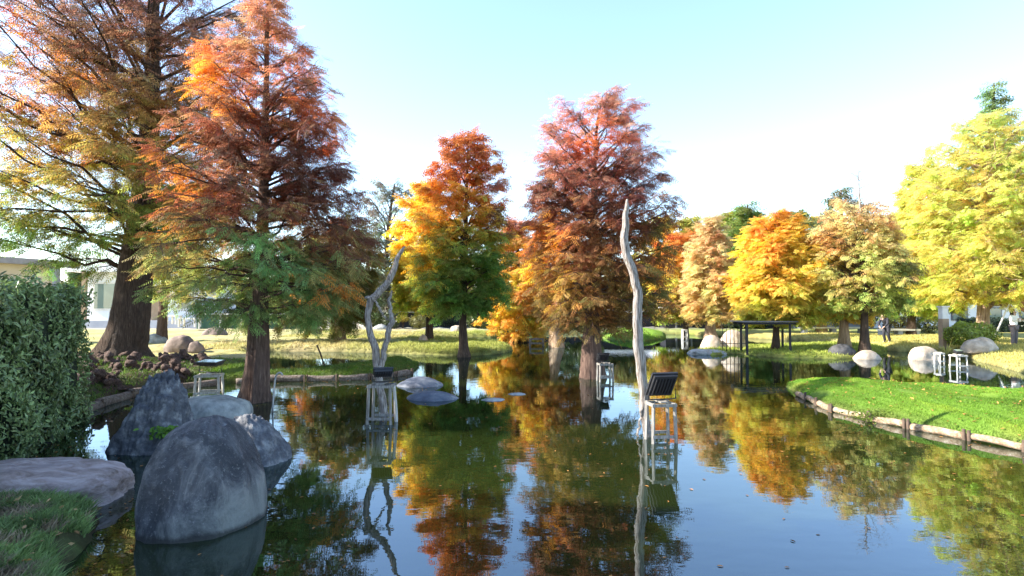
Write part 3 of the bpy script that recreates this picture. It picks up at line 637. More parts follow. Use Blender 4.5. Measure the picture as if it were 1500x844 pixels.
cypress('dusky green pointed conifer peeking over the tan tree with the bare spire', (1234, 479, 0.35),
        [(1234, 479, 12), (1234, 420, 9), (1233, 340, 6), (1232, 278, 2)],
        [(470, 1190, 1290), (420, 1190, 1310), (370, 1190, 1310), (330, 1198, 1295), (305, 1208, 1275), (282, 1224, 1245)],
        [(0, DGRN), (0.6, (0.09, 0.11, 0.04)), (1, (0.12, 0.15, 0.06))],
        nl=60, nsec=6, nspr=3000, pairs=3, ll=0.38, lw=0.10, slen=0.85, seed=66, gap=0.12, name='conifer_tree')
cypress('orange yellow cypress with thick pale trunk beside the black boulder', (1238, 508, 0.30),
        [(1238, 508, 18), (1237, 490, 13), (1236, 460, 10), (1234, 420, 6), (1232, 365, 2)],
        [(466, 1195, 1262), (440, 1186, 1272), (410, 1186, 1268), (380, 1196, 1256), (360, 1215, 1245)],
        [(0, (0.62, 0.42, 0.05)), (0.6, (0.55, 0.30, 0.05)), (1, (0.45, 0.28, 0.09))],
        nl=42, nsec=6, nspr=2800, pairs=4, ll=0.18, lw=0.05, slen=0.45, seed=67, gap=0.06, bark='bark_pale', flare=1.7)
cypress('sparse tan and olive cypress with a tall bare white spire at its top', (1266, 518, 0.15),
        [(1266, 519, 18), (1266, 500, 13), (1266, 460, 9), (1265, 420, 7), (1263, 360, 5), (1261, 300, 4)],
        [(458, 1235, 1290), (446, 1200, 1326), (410, 1188, 1325), (370, 1188, 1318), (335, 1192, 1305), (308, 1205, 1290), (292, 1230, 1275)],
        [(0, (0.30, 0.33, 0.05)), (0.35, (0.46, 0.40, 0.10)), (0.7, (0.54, 0.41, 0.14)), (1, (0.52, 0.34, 0.15))],
        patches=[(1305, 400, 30, (0.16, 0.15, 0.05)), (1215, 350, 26, (0.5, 0.28, 0.09)), (1310, 440, 25, (0.14, 0.18, 0.04))],
        nl=80, nsec=8, nspr=4200, pairs=4, ll=0.14, lw=0.034, slen=0.36, seed=68, gap=0.3, leader=[(1261, 318), (1259, 290), (1257, 238)], limb=.04, secrad=0.01)
cypress('yellow green cypress with thin dark trunk behind the bending person in black', (1335, 491, 0.35),
        [(1335, 491, 16), (1335, 470, 11), (1336, 430, 10), (1345, 350, 7), (1352, 250, 3)],
        [(458, 1290, 1395), (430, 1302, 1420), (390, 1304, 1420), (340, 1312, 1415), (290, 1325, 1405), (255, 1338, 1390), (225, 1350, 1375)],
        [(0, (0.24, 0.30, 0.035)), (0.2, (0.48, 0.46, 0.04)), (1, LEM)],
        nl=76, nsec=8, nspr=6500, pairs=5, ll=0.19, lw=0.05, slen=0.55, seed=69, gap=0.02)
cypress('huge lemon yellow cypress filling the right edge, hanging over the person in white', (1440, 503, 0.36),
        [(1440, 503, 20), (1440, 470, 16), (1442, 420, 14), (1445, 330, 11), (1448, 240, 7), (1450, 170, 3)],
        [(446, 1400, 1560), (430, 1350, 1590), (400, 1330, 1600), (350, 1335, 1590), (300, 1340, 1580), (250, 1350, 1565), (210, 1370, 1545), (180, 1400, 1520), (160, 1430, 1490)],
        [(0, (0.50, 0.46, 0.04)), (0.3, LEM), (0.8, (0.48, 0.45, 0.08)), (1, (0.42, 0.45, 0.11))],
        nl=130, nsec=10, nspr=13500, pairs=5, ll=0.12, lw=0.034, slen=0.42, rise=(0.0, 0.7), seed=70, gap=0.03, bark='bark_pale', limb=0.08, patches=[(1390, 330, 30, YGR), (1350, 400, 26, YGR), (1440, 250, 30, (0.28, 0.34, 0.05)), (1470, 380, 34, YGR)])
cypress('grey green conifer whose tip pokes above the huge lemon yellow cypress', (1450, 478, 0.35),
        [(1450, 478, 18), (1450, 400, 14), (1452, 250, 9), (1456, 122, 2)],
        [(440, 1400, 1500), (330, 1395, 1510), (230, 1405, 1500), (180, 1422, 1485), (150, 1440, 1470), (122, 1452, 1461)],
        [(0, DGRN), (0.7, (0.16, 0.22, 0.06)), (1, (0.18, 0.24, 0.09))],
        nl=70, nsec=6, nspr=3600, pairs=3, ll=0.36, lw=0.10, slen=0.8, seed=71, gap=0.08, name='conifer_tree')

# row of far trees behind the garden
far_spec = [(-30, 380, 60, 'dark evergreen beyond the garden, at the far left edge behind the beige pavilion'), (120, 395, 40, 'round green tree behind the roof of the white building, left of the thick trunk'),
            (330, 400, 45, 'bushy dark tree beyond the green board fence'), (420, 392, 45, 'bushy tree beyond the sunlit lawn, behind the rust red cypress'),
            (640, 400, 40, 'dim green tree far behind the bright yellow cypress'), (700, 395, 40, 'dim olive tree far behind the orange topped cypress'),
            (790, 392, 45, 'dim tree far behind the pale shredded trunk'), (850, 388, 45, 'dim tree far behind the purple red cypress, left part'),
            (915, 390, 42, 'dim tree far behind the purple red cypress, right part'), (972, 318, 50, 'yellow orange tree above and behind the low yellow cypress', (0.55, 0.38, 0.05)), (1012, 320, 48, 'olive yellow tree between the low yellow and the pinkish tan cypress', (0.34, 0.32, 0.05)),
            (1066, 312, 48, 'yellow green tree between the pinkish tan cypress and the tall green conifer', (0.32, 0.36, 0.05)), (1168, 310, 52, 'dusky olive tree in the gap between the golden and the tan cypress', (0.20, 0.22, 0.06)), (1205, 318, 50, 'yellow tree behind the left side of the tan spired cypress', (0.50, 0.40, 0.06)), (1300, 322, 52, 'yellow green tree behind the right side of the tan spired cypress', (0.36, 0.38, 0.06)), (545, 400, 36, 'olive tree far behind the forked dead tree', (0.2, 0.2, 0.06)),
            (1330, 350, 44, 'grey green tree right of the bare spired tree, far behind')]
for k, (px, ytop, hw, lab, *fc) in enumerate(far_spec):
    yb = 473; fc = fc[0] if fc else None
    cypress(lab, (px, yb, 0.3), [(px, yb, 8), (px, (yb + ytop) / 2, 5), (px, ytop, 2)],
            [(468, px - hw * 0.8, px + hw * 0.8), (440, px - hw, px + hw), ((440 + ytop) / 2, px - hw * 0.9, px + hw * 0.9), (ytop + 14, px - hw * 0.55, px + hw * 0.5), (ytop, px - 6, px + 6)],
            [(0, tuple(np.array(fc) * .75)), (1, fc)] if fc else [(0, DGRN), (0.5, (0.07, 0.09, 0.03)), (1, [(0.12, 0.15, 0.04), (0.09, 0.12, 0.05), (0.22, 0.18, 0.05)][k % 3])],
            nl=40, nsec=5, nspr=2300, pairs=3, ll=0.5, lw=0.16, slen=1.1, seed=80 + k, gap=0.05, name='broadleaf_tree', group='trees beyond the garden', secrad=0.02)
# unseen big trees added outside the frame on the left bank
for (x, y, s) in ((-12.5, 3.0, 0), (-15.5, 9.5, 1)):
    # added out of view to throw the foreground into shade
    b = (CX + x / max(y, 1) * F, 0)
    py = H0 + (CAMZ - 0.34) / y * F
    k = F / y
    cypress('unseen brown cypress off to the left, added to shade the foreground' if s else 'unseen broad cypress near the viewer, added to shade the foreground', (CX + x * k, py, 0.34),
            [(CX + x * k, py, 0.9 * k), (CX + x * k, H0 - 1.5 * k, 0.6 * k), (CX + x * k, H0 - 5 * k, 0.35 * k), (CX + x * k, H0 - 9 * k, 0.05 * k)],
            [(H0 - 0.3 * k, CX + (x - 2.3) * k, CX + (x + 2.3) * k), (H0 - 1.5 * k, CX + (x - 3.6) * k, CX + (x + 3.4) * k), (H0 - 5 * k, CX + (x - 2.6) * k, CX + (x + 2.6) * k), (H0 - 9 * k, CX + (x - .3) * k, CX + (x + .3) * k)],
            [(0, OLV), (0.4, RUST), (1, BRN)], nl=60, nsec=6, nspr=5200, pairs=4, ll=0.2, lw=0.06, slen=0.5, seed=95 + s, gap=0.05, limb=0.09)

# ------------------------------------------------------------------ hedge and shrubs
def leaf_cloud(mb, P, Nrm, size, cols, rng, aspect=0.42, tilt=0.8):
    n = len(P); a = rng.standard_normal((n, 3)); nn = Nrm + tilt * rng.standard_normal((n, 3)) * 0.6; nn /= np.linalg.norm(nn, axis=1, keepdims=True)
    a -= (a * nn).sum(1, keepdims=True) * nn; a /= np.linalg.norm(a, axis=1, keepdims=True) + 1e-9
    b = np.cross(nn, a); s = (size * rng.uniform(0.7, 1.3, n))[:, None]; w = s * aspect * 0.5
    fold = nn * s * 0.08
    v = np.stack([P, P + a * s * 0.35 + b * w + fold, P + a * s * 0.75 + b * w * 0.75 + fold, P + a * s, P + a * s * 0.75 - b * w * 0.75 + fold, P + a * s * 0.35 - b * w + fold, P + a * s * 0.5 - fold * 0.3], 1)
    base = (np.arange(n) * 7)[:, None]
    q = np.concatenate([base + [0, 1, 6, 5], base + [1, 2, 3, 6], base + [6, 3, 4, 5]])
    mb.add(v.reshape(-1, 3), q=q, c=np.clip(np.repeat(cols, 7, axis=0), 0.004, 0.9))

def hedge_wall(name, label, cat, quad, z0, z1, n, size, col, seed=1, mat='hedge', group=None, bulge=0.08):
    """clipped hedge over a convex quad footprint, leaves over its faces"""
    rng = np.random.default_rng(seed); quad = np.array(quad, float)
    ctr = quad.mean(0); root = empty(name, (ctr[0], ctr[1], z0), label, cat, group)
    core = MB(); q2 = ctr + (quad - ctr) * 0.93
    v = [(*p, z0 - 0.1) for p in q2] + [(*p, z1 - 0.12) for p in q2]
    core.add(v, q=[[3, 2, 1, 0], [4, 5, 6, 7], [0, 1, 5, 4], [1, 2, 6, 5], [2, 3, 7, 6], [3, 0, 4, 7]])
    core.build('branches', M['core'], root, origin=(ctr[0], ctr[1], z0), smooth=False)  # one solid dark box fills the hedge behind its leaves
    P = []; Nn = []
    per = [np.linalg.norm(quad[(i + 1) % 4] - quad[i]) * (z1 - z0) for i in range(4)]
    area = np.array(per + [0.5 * abs(np.cross(quad[2] - quad[0], quad[3] - quad[1]))]); area /= area.sum()
    for i in range(5):
        k = int(n * area[i])
        if i < 4:
            a, b = quad[i], quad[(i + 1) % 4]; u = rng.uniform(0, 1, k)[:, None]; z = rng.uniform(z0 - 0.05, z1, k)
            d = b - a; nr = np.array([d[1], -d[0]]); nr /= np.linalg.norm(nr)
            if nr @ ((a + b) / 2 - ctr) < 0: nr = -nr
            p = np.column_stack([a + u * d, z]); nn = np.tile([nr[0], nr[1], 0.25], (k, 1))
        else:
            u, w = rng.uniform(0, 1, (2, k)); p2 = ((1 - u) * (1 - w))[:, None] * quad[0] + (u * (1 - w))[:, None] * quad[1] + (u * w)[:, None] * quad[2] + ((1 - u) * w)[:, None] * quad[3]
            p = np.column_stack([p2, np.full(k, z1)]); nn = np.tile([0, 0, 1.], (k, 1))
        p = p + nn * (vnoise(p, 2.3, seed)[:, None] * bulge + rng.normal(-0.02, 0.05, (k, 1)))
        P.append(p); Nn.append(nn)
    P = np.concatenate(P); Nn = np.concatenate(Nn)
    cl = np.array(col) * (1 + 0.25 * vnoise(P, 1.6, 4) + 0.28 * rng.standard_normal(len(P)))[:, None]
    L_ = MB(); leaf_cloud(L_, P, Nn, np.full(len(P), size), cl, rng); L_.build('leaves', M[mat], root, origin=(ctr[0], ctr[1], z0), smooth=False)
    # stray shoots rising from the top
    return root
A = np.array([-5.45, 5.2]); B2 = np.array([-7.75, 10.6]); off = np.array([-2.2, -0.7])
hz = gz(-8.2, 9)
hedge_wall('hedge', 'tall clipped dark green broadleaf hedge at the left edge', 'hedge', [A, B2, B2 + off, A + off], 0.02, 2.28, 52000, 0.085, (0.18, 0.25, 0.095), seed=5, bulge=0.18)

def shrub(label, px, py, wpx, hpx, col, n=1200, size=0.12, name='shrub', group=None, seed=1, gzv=0.35, shape='ball', stem=0.0, mat='hedge', cat='shrub', aspect=0.42):
    rng = np.random.default_rng(seed); B = G(px, py, gzv); k = B[1] / F; rx = wpx * k / 2; h = hpx * k
    root = empty(name, B, label, cat, group)
    zc = B[2] + stem + (h - stem) / 2; rz = (h - stem) / 2
    d = rng.standard_normal((n, 3)); d /= np.linalg.norm(d, axis=1, keepdims=True)
    lump = 1 + 0.16 * vnoise(d * 2.2, 1.3, seed)
    r = (1 - np.abs(rng.normal(0, 0.10, n))) * lump
    P = np.column_stack([d[:, 0] * rx * r, d[:, 1] * rx * 0.9 * r, d[:, 2] * rz * r]) + [B[0], B[1], zc]
    P = P[P[:, 2] > B[2] - 0.02]; dd = (P - [B[0], B[1], zc]); dd /= np.linalg.norm(dd, axis=1, keepdims=True)
    cl = np.array(col) * (1 + 0.2 * vnoise(P, 3, 4) + 0.25 * rng.standard_normal(len(P)))[:, None]
    L_ = MB(); leaf_cloud(L_, P, dd, np.full(len(P), size), cl, rng, aspect=aspect); L_.build('leaves', M[mat], root, origin=B, smooth=False)
    S = MB()
    for j in range(5):
        a = rng.uniform(0, 6.28); e = np.array([B[0] + math.cos(a) * rx * .5, B[1] + math.sin(a) * rx * .5, zc + rz * .4])
        S.tube([B - (0, 0, .1), (B + e) / 2 + (0, 0, .1), e], [0.04, 0.03, 0.012], n=5, cap=False)
    S.build('stems', M['bark_dark'], root, origin=B)
    return root
GB = 'clipped and loose shrubs along the far shore'
shrub('sunlit bright green bush behind the tan boulder near the person in white', 1422, 509, 66, 36, (0.20, 0.25, 0.03), 2600, 0.13, seed=3)
shrub('round clipped topiary ball, golden lit, behind the bright yellow tree trunk', 613, 482, 26, 21, (0.20, 0.19, 0.05), 1500, 0.12, name='topiary', seed=4)
shrub('small mushroom shaped topiary on a thin stem, left of the clipped ball', 590, 482, 18, 19, (0.36, 0.28, 0.05), 900, 0.12, name='topiary', seed=5, stem=0.6)
shrub('dark clipped bush left of the mushroom shaped topiary', 573, 482, 26, 26, (0.05, 0.07, 0.025), 1300, 0.14, seed=6)
sb = [(655, 480, 44, 30, 'dark bush behind the trunk of the orange topped cypress'), (700, 482, 50, 34, 'loose green bush right of the orange topped cypress'), (815, 488, 60, 32, 'wide dark bush behind the pale shredded trunk'),
      (745, 486, 50, 36, 'olive bush below the golden cypress'), (860, 488, 50, 26, 'dark bush behind the base of the purple red cypress'), (545, 480, 40, 24, 'grey green bush on the far lawn below the airy tree'), (350, 478, 60, 26, 'dark green bush in front of the green board fence'), (420, 480, 44, 24, 'bush on the far lawn right of the rust red trunk')]
for i, (x, y, w, h, lb) in enumerate(sb):
    shrub(lb, x, y, w, h, [(0.045, 0.065, 0.022), (0.09, 0.11, 0.03), (0.06, 0.09, 0.025)][i % 3], 1500, 0.2, group=GB, seed=20 + i, gzv=0.3)
shrub('tan leafed bush under the lemon yellow tree, left of the thin dark trunk', 1318, 488, 34, 26, (0.28, 0.24, 0.09), 900, 0.16, seed=31)
shrub('olive bush under the lemon yellow tree, right of the thin dark trunk', 1362, 488, 38, 26, (0.22, 0.22, 0.07), 900, 0.16, seed=32)
# spiky plant by the water at right
rg = np.random.default_rng(5); B = G(1386, 521, 0.15); root = empty('spiky_plant', B, 'pale spiky leaved plant at the water edge beside the small white stands', 'plant')
S = MB()
for i in range(46):
    a = rg.uniform(0, 6.28); l_ = rg.uniform(0.35, 0.65); t = rg.uniform(0.3, 1.1); d = np.array([math.cos(a) * math.sin(t), math.sin(a) * math.sin(t), math.cos(t)])
    sd = np.array([-math.sin(a), math.cos(a), 0]) * 0.02; p1 = B + d * l_ * .6; p2 = B + d * l_ - (0, 0, 0.1 * t)
    S.add([B - sd, B + sd, p1 + sd, p1 - sd, p2], q=[[0, 1, 2, 3]], t=[[3, 2, 4]], c=np.array([0.34, 0.33, 0.12]) * rg.uniform(.7, 1.2))
S.build('leaves', M['grass'], root, origin=B)

# ------------------------------------------------------------------ rocks
def rock(label, ctr, r, mat, seed=1, peak=0.0, shift=(0, 0), amp=0.12, freq=1.4, sub=4, power=2.0, ridge=False, rz=0.0, group=None, name='boulder', fine=0.02, lean=0.0, cat='rock', crag=0.0):
    """ctr = point on the ground under it, r=(rx,ry,height)"""
    bm = bmesh.new(); bmesh.ops.create_icosphere(bm, subdivisions=sub, radius=1.0)
    o3 = Vector((seed * 3.7, seed * 1.3, seed * 2.1))
    for v in bm.verts:
        d = v.co.normalized()
        m = (abs(d.x)**power + abs(d.y)**power + abs(d.z)**power) ** (-1 / power)
        q = d * freq + o3; c1 = mnoise.voronoi(d * 2.6 + o3)[0] if crag else None
        nz = mnoise.fractal(q, 1.0, 2.0, 4) if not ridge else (mnoise.ridged_multi_fractal(q, 0.9, 2.1, 5, 1.0, 2.0) - 1.1)
        if crag: nz = nz + crag * (1.2 * (c1[1] - c1[0]) - 0.4)
        f = m * (1 + amp * nz + fine * mnoise.fractal(d * 7 + o3, 0.8, 2.0, 4))
        x, y, z = d.x * f, d.y * f, d.z * f
        zz = max(z, 0)
        k = 1 - peak * zz
        v.co = ((x * k + shift[0] * zz) * r[0], (y * k + shift[1] * zz) * r[1], z * r[2] if z > 0 else z * 0.35 * r[2])
    me = bpy.data.meshes.new(name); bm.to_mesh(me); bm.free()
    me.polygons.foreach_set('use_smooth', [True] * len(me.polygons)); me.materials.append(M[mat])
    o = bpy.data.objects.new(name, me); C.objects.link(o); o.location = [float(a) for a in ctr]; o.rotation_euler = (0, 0, rz)
    return tag(o, label, cat, group)
rock('biggest dark blue grey egg shaped boulder standing in the water in the foreground', (-2.93, 5.62, -0.02), (0.53, 0.60, 0.99), 'boulder', 3, peak=0.10, shift=(-0.13, 0.1), amp=0.07, sub=6, power=2.35, fine=0.012, crag=0.12)
rock('craggy upright dark rock with small leaves at its foot, behind the biggest boulder', (-5.15, 8.45, -0.05), (0.55, 0.5, 1.12), 'rock_craggy', 8, peak=0.40, shift=(0.22, 0), amp=0.12, freq=1.6, sub=6, power=2.3, fine=0.09, crag=0.55)
rock('flat topped pale grey slab in front of the rust red cypress', (-5.55, 10.9, -0.02), (0.66, 0.55, 0.40), 'rock_grey', 5, amp=0.08, power=2.6, sub=4)
rock('rough grey rock with a sloping right side, right of the biggest boulder', (-3.38, 7.75, -0.04), (0.47, 0.42, 0.64), 'rock_craggy', 17, peak=0.30, shift=(-0.28, 0), amp=0.12, freq=1.6, sub=6, power=2.2, fine=0.045, crag=0.3)
rock('broad flat pinkish grey rock at the lower left water edge', (-5.02, 6.2, 0.0), (0.92, 0.58, 0.36), 'rock_pink', 6, amp=0.12, power=2.8, sub=6, rz=0.15, fine=0.02, crag=0.25)
def prock(label, px, py, w, h, mat, z=0.0, seed=1, **kw):
    B = G(px, py, z); k = B[1] / F; ry = kw.pop('ry', 0.8)
    return rock(label, (B[0], B[1] + w * k / 2 * ry * 0.9, z - 0.03), (w * k / 2, w * k / 2 * ry, h * k), mat, seed, **kw)
prock('front one of two flat blue grey stones in the water by the forked dead tree', 629, 588, 82, 13, 'rock_blue', seed=31, peak=0.25, amp=0.1)
prock('back one of the two flat grey stones in the water by the forked dead tree', 611, 568, 74, 14, 'rock_blue', seed=32, peak=0.25, amp=0.1)
prock('low wet stepping stone, left of a pair in the middle of the pond', 722, 588, 38, 5, 'rock_grey', seed=33)
prock('low wet stepping stone, right of a pair in the middle of the pond', 757, 579, 30, 4, 'rock_grey', seed=34)
prock('smaller rounded cream boulder, left of a pair by the pergola', 1047, 512, 34, 22, 'rock_tan', seed=35, z=0.1, amp=0.07)
prock('larger rounded cream boulder, right of a pair by the pergola', 1079, 511, 40, 28, 'rock_tan', seed=36, z=0.12, amp=0.07)
prock('low flat grey slab at the water line below the two cream boulders', 1043, 520, 54, 8, 'rock_grey', seed=37, power=3)
prock('black rounded boulder beside the pale trunked orange tree', 1241, 519, 38, 16, 'rock_black', seed=38, z=0.15)
prock('cream rock at the waterline below the spired tree', 1279, 527, 38, 14, 'rock_tan', seed=39, z=0.0)
prock('blocky cream rock at the waterline beside the spiky plant', 1362, 528, 36, 20, 'rock_tan', seed=40, power=3, amp=0.1)
prock('large sunlit cream boulder on the right bank in front of the green bush', 1449, 514, 48, 20, 'rock_tan', seed=41, z=0.34, amp=0.12)
prock('brown rounded boulder right of the thick left trunk', 255, 514, 44, 24, 'rock_brown', seed=42, z=0.35)
prock('small brown rock tucked beside the brown rounded boulder', 281, 514, 26, 14, 'rock_brown', seed=43, z=0.35)
prock('grey rock on the lawn behind the thick left trunk', 219, 502, 34, 14, 'rock_grey', seed=44, z=0.35)
prock('tilted slab of brown stone lying on the dry lawn', 308, 491, 34, 12, 'rock_brown', seed=45, z=0.35, power=3, peak=0.2)
prock('pale round stone at the foot of the bright yellow tree', 619, 500, 14, 10, 'rock_tan', seed=46, z=0.3)
prock('grey stone on the far lawn below the mushroom topiary', 556, 483, 24, 8, 'rock_grey', seed=47, z=0.34)
prock('pale stone on the far lawn right of the topiary ball', 668, 484, 18, 8, 'rock_tan', seed=48, z=0.34)
# little plant on the craggy rock
B = np.array([-4.72, 8.0, 0.30]); rg = np.random.default_rng(9); root = empty('small_fern', B, 'small clump of fresh green leaves growing at the foot of the craggy rock', 'plant')
L_ = MB(); P = B + rg.normal(0, 1, (160, 3)) * [0.10, 0.06, 0.045]; leaf_cloud(L_, P, np.tile([0.2, -0.6, 0.8], (160, 1)), np.full(160, 0.06), np.array([0.10, 0.20, 0.03]) * rg.uniform(0.6, 1.4, (160, 1)), rg, aspect=0.6)
L_.build('leaves', M['grass'], root, origin=B)

# cypress knees around the big trunk
rg = np.random.default_rng(12); knees = []
for k in range(3):
    mbk = MB(); h = 1.0; z = np.linspace(-0.25, 1, 16); r = np.interp(z, [-0.25, 0, 0.5, 0.85, 1], [0.5, 0.42, 0.30, 0.26, 0.05])
    x = 0.12 * np.sin(z * 3 + k); mbk.tube(np.column_stack([x, 0.1 * np.cos(z * 4 + k * 2), z]), r * (1 + .16 * np.sin(z * 9 + k * 2)), n=16, lump=0.13, seed=k)
    knees.append(mbk)
spots = []
for i in range(120):
    for _ in range(30):
        px = rg.uniform(112, 300); py = rg.uniform(525, 572)
        if py < 590 - (px - 100) * 0.10 - 8: break
    p = G(px, py, 0.3)
    d = landdist(p[None, :2])[0][0]
    if d < 0.25: continue
    spots.append((p[0], p[1], rg.uniform(0.14, 0.4)))
src = []
for i, (x, y, h) in enumerate(spots):
    if i < 3:
        o = knees[i].build('cypress_knee', M['knee']); src.append(o)
    else:
        o = src[i % 3].copy(); C.objects.link(o)
    s = h; o.location = (x, y, gz(x, y) - 0.03); o.scale = (s * rg.uniform(.5, 1.4), s * rg.uniform(.5, 1.4), s * rg.uniform(.6, 1.15)); o.rotation_euler = (rg.normal(0, .25), rg.normal(0, .25), rg.uniform(0, 6.28))
    tag(o, 'knobbly brown cypress knee poking out of the left bank below the thick trunk', 'tree root', 'cypress knees on the left bank')

# ------------------------------------------------------------------ dead trees in the water
def dead_tree(name, label, base, stems, seed=1):
    B = G(*base); Yd = B[1]; root = empty(name, B, label, 'dead tree')
    for (nm, pts, dy) in stems:
        p = np.array([[*at(x, y, Yd), 0.72 * w * Yd / F / 2] for (x, y, w) in pts]); n = 60
        s = smooth_path(p, n); s[:, 1] = Yd + np.linspace(0, dy, n) + 0.02 * np.sin(np.linspace(0, 9, n)); s[:, 0] += 0.012 * np.sin(np.linspace(0, 31, n) + seed) + 0.007 * np.sin(np.linspace(0, 67, n) + seed)
        mbt = MB(); rg = np.random.default_rng(seed); ph = rg.uniform(0, 6, 3)
        tw = np.linspace(0, 3.0, n)
        def flute(k, th): return 1 + 0.10 * np.sin(3 * th + tw[k[:, 0]][:, None] + ph[0]) + 0.07 * np.sin(7 * th + 2 * tw[k[:, 0]][:, None] + ph[1]) + 0.03 * rg.standard_normal((len(k), th.shape[1]))
        mbt.tube(s[:, :3], np.maximum(s[:, 3], 0.006), n=18, flute=flute); mbt.build(nm, M['deadwood'], root, origin=B); seed += 1
    return root
dead_tree('dead_tree', 'pale leaning bare dead pole standing in the water behind the big floodlight', (947, 640, 0),
          [('trunk', [(951, 668, 17), (949, 640, 17), (945, 600, 18), (941, 560, 19), (938, 520, 20), (934, 490, 19), (933, 465, 18), (936, 440, 18), (931, 415, 17), (924, 385, 17), (916, 355, 16), (917, 330, 13), (920, 308, 10), (921, 290, 4)], 0.1),
           ('branch', [(934, 640, 4), (938, 615, 4), (941, 590, 4), (944, 560, 3)], 0.0)])
dead_tree('dead_tree', 'forked twisting grey dead tree in the water beside the near left lamp stand', (563, 606, 0),
          [('trunk', [(568, 640, 16), (566, 620, 15), (560, 595, 15), (556, 570, 15), (553, 540, 16), (548, 512, 15), (541, 485, 13), (539, 462, 12), (541, 442, 14), (551, 432, 14), (562, 420, 13), (572, 402, 12), (580, 382, 10), (587, 366, 6), (591, 360, 2)], 0.1),
           ('branch', [(556, 548, 10), (560, 525, 11), (564, 505, 11), (569, 485, 11), (573, 468, 10), (570, 452, 7), (568, 440, 6), (571, 425, 4)], 0.15),
           ('twig', [(549, 440, 4), (555, 452, 4), (562, 464, 3), (567, 470, 3)], 0.1),
           ('stub', [(546, 438, 9), (540, 436, 7), (535, 436, 3)], 0.0)], seed=9)
# thin sticks
def stick(name, label, pts, base, r, mat):
    B = G(*base); mbt = MB(); p = np.array([at(x, y, B[1]) for x, y in pts]); mbt.tube(smooth_path(p, 14), r, n=8)
    o = mbt.build(name, M[mat], origin=B, loc=B); return tag(o, label, 'stick' if name != 'hooked_pipe' else 'pipe')
stick('stick', 'thin dark slanting stick standing on the shaded grass spit', [(475, 536), (470, 520), (464, 505)], (475, 536, 0.2), 0.025, 'bark_dark')
stick('hooked_pipe', 'thin pale hooked pipe rising from the water right of the rust red trunk', [(399, 606), (401, 578), (403, 556), (406, 548), (411, 546), (414, 550)], (400, 604, 0), 0.018, 'metal')
stick('stick', 'pale thin stick leaning in the grass above the left lamp stand', [(283, 524), (298, 514), (312, 510)], (283, 524, 0.33), 0.02, 'stand')

# ------------------------------------------------------------------ lamp stands and floodlights
def lamp_stand(label, ctr, w, d, h, mat, rz=0.0, rail=0.18, sub=0.25, group='wooden lamp stands in the pond', t=0.045, top=True):
    root = empty('lamp_stand', ctr, label, 'stand', group, rz)
    for sx in (-1, 1):
        for sy in (-1, 1):
            m_ = MB(); x0, y0 = sx * w / 2, sy * d / 2; x1, y1 = sx * w * .44, sy * d * .44
            m_.tube([[x0, y0, -sub], [(x0 + x1) / 2, (y0 + y1) / 2, (h - sub) / 2], [x1, y1, h]], [t * .62] * 3, n=4); m_.build('leg', M[mat], root, smooth=False)
    for sy in (-1, 1):
        for z, hh in ((h - 0.03, t), (rail, t)):
            m_ = MB(); m_.box((0, sy * (d * .46 + (0.5 if z > rail else .62) * t), z), (w * 1.02, t * .5, hh)); m_.build('rail', M[mat], root, smooth=False)
    for sx in (-1, 1):
        m_ = MB(); m_.box((sx * w * .45, 0, h - 0.03), (t * .6, d * .84, t)); m_.build('rail', M[mat], root, smooth=False)
    if top:
        m_ = MB(); m_.box((0, 0, h + 0.012), (w * 0.3, d * 1.04, 0.02)); m_.build('cross_board', M[mat], root, smooth=False)
    return root
def floodlight(label, ctr, w, hh, tilt, rz, group='black floodlights on the stands', arm=0.18):
    """panel lamp on a U bracket; ctr = where the bracket rests"""
    root = empty('floodlight', ctr, label, 'floodlight', group, rz)
    R_ = rot(tilt, 0, 0)
    pc = np.array([0, 0, arm])
    def bx(c, d, nm, mt):
        m_ = MB(); x, y, z = [a / 2 for a in d]
        m_.box((0, 0, 0), d); v = (np.concatenate(m_.v) + np.asarray(c)) @ R_.T + pc; m_.v = [v]; return m_.build(nm, M[mt], root, smooth=False)
    hs = MB(); hs.box((0, 0, 0.03), (w, hh, 0.03)); hs.box((0, 0, -0.008), (w * .9, hh * .9, 0.045), taper=1.0)
    for i in range(7): hs.box((-w * .36 + w * .12 * i, 0, -0.045), (0.012, hh * .7, 0.03))
    v = np.concatenate(hs.v) @ R_.T + pc; hs.v = [v]; hs.build('housing', M['black'], root, smooth=False)
    bx((0, 0, 0.0475), (w * .88, hh * .86, 0.005), 'lens', 'glass')
    m_ = MB(); m_.tube([[-w * .53, 0, arm], [-w * .53, 0, 0.02], [-w * .2, 0, 0.012], [w * .2, 0, 0.012], [w * .53, 0, 0.02], [w * .53, 0, arm]], [0.012] * 6, n=6); m_.build('bracket', M['black'], root)
    return root
# near right
c = G(972, 650, 0) + (0.0, 0.16, 0)
lamp_stand('tall grey wooden lamp stand under the big floodlight beside the leaning dead pole', c, 0.37, 0.32, 0.59, 'stand', rz=0.12, rail=0.10)
floodlight('big black floodlight tilted back above the tall grey stand beside the dead pole', c + (0.03, 0, 0.615), 0.42, 0.42, math.radians(-56), math.radians(14), arm=0.23)
# near left
c = G(556, 622, 0) + (0, 0.15, 0)
lamp_stand('pale wooden lamp stand beside the forked dead tree', c, 0.42, 0.34, 0.68, 'stand', rz=-0.05, rail=0.10)
floodlight('small black floodlight above the pale stand at the forked dead tree', c + (0.02, 0, 0.705), 0.34, 0.28, math.radians(-28), math.radians(16), arm=0.17)
p = G(580, 612, 0); stick('driftwood_stick', 'pale weathered stick upright in the water right of the pale lamp stand', [(581, 640), (580, 600), (577, 565)], (580, 618, 0), 0.028, 'stand_white')
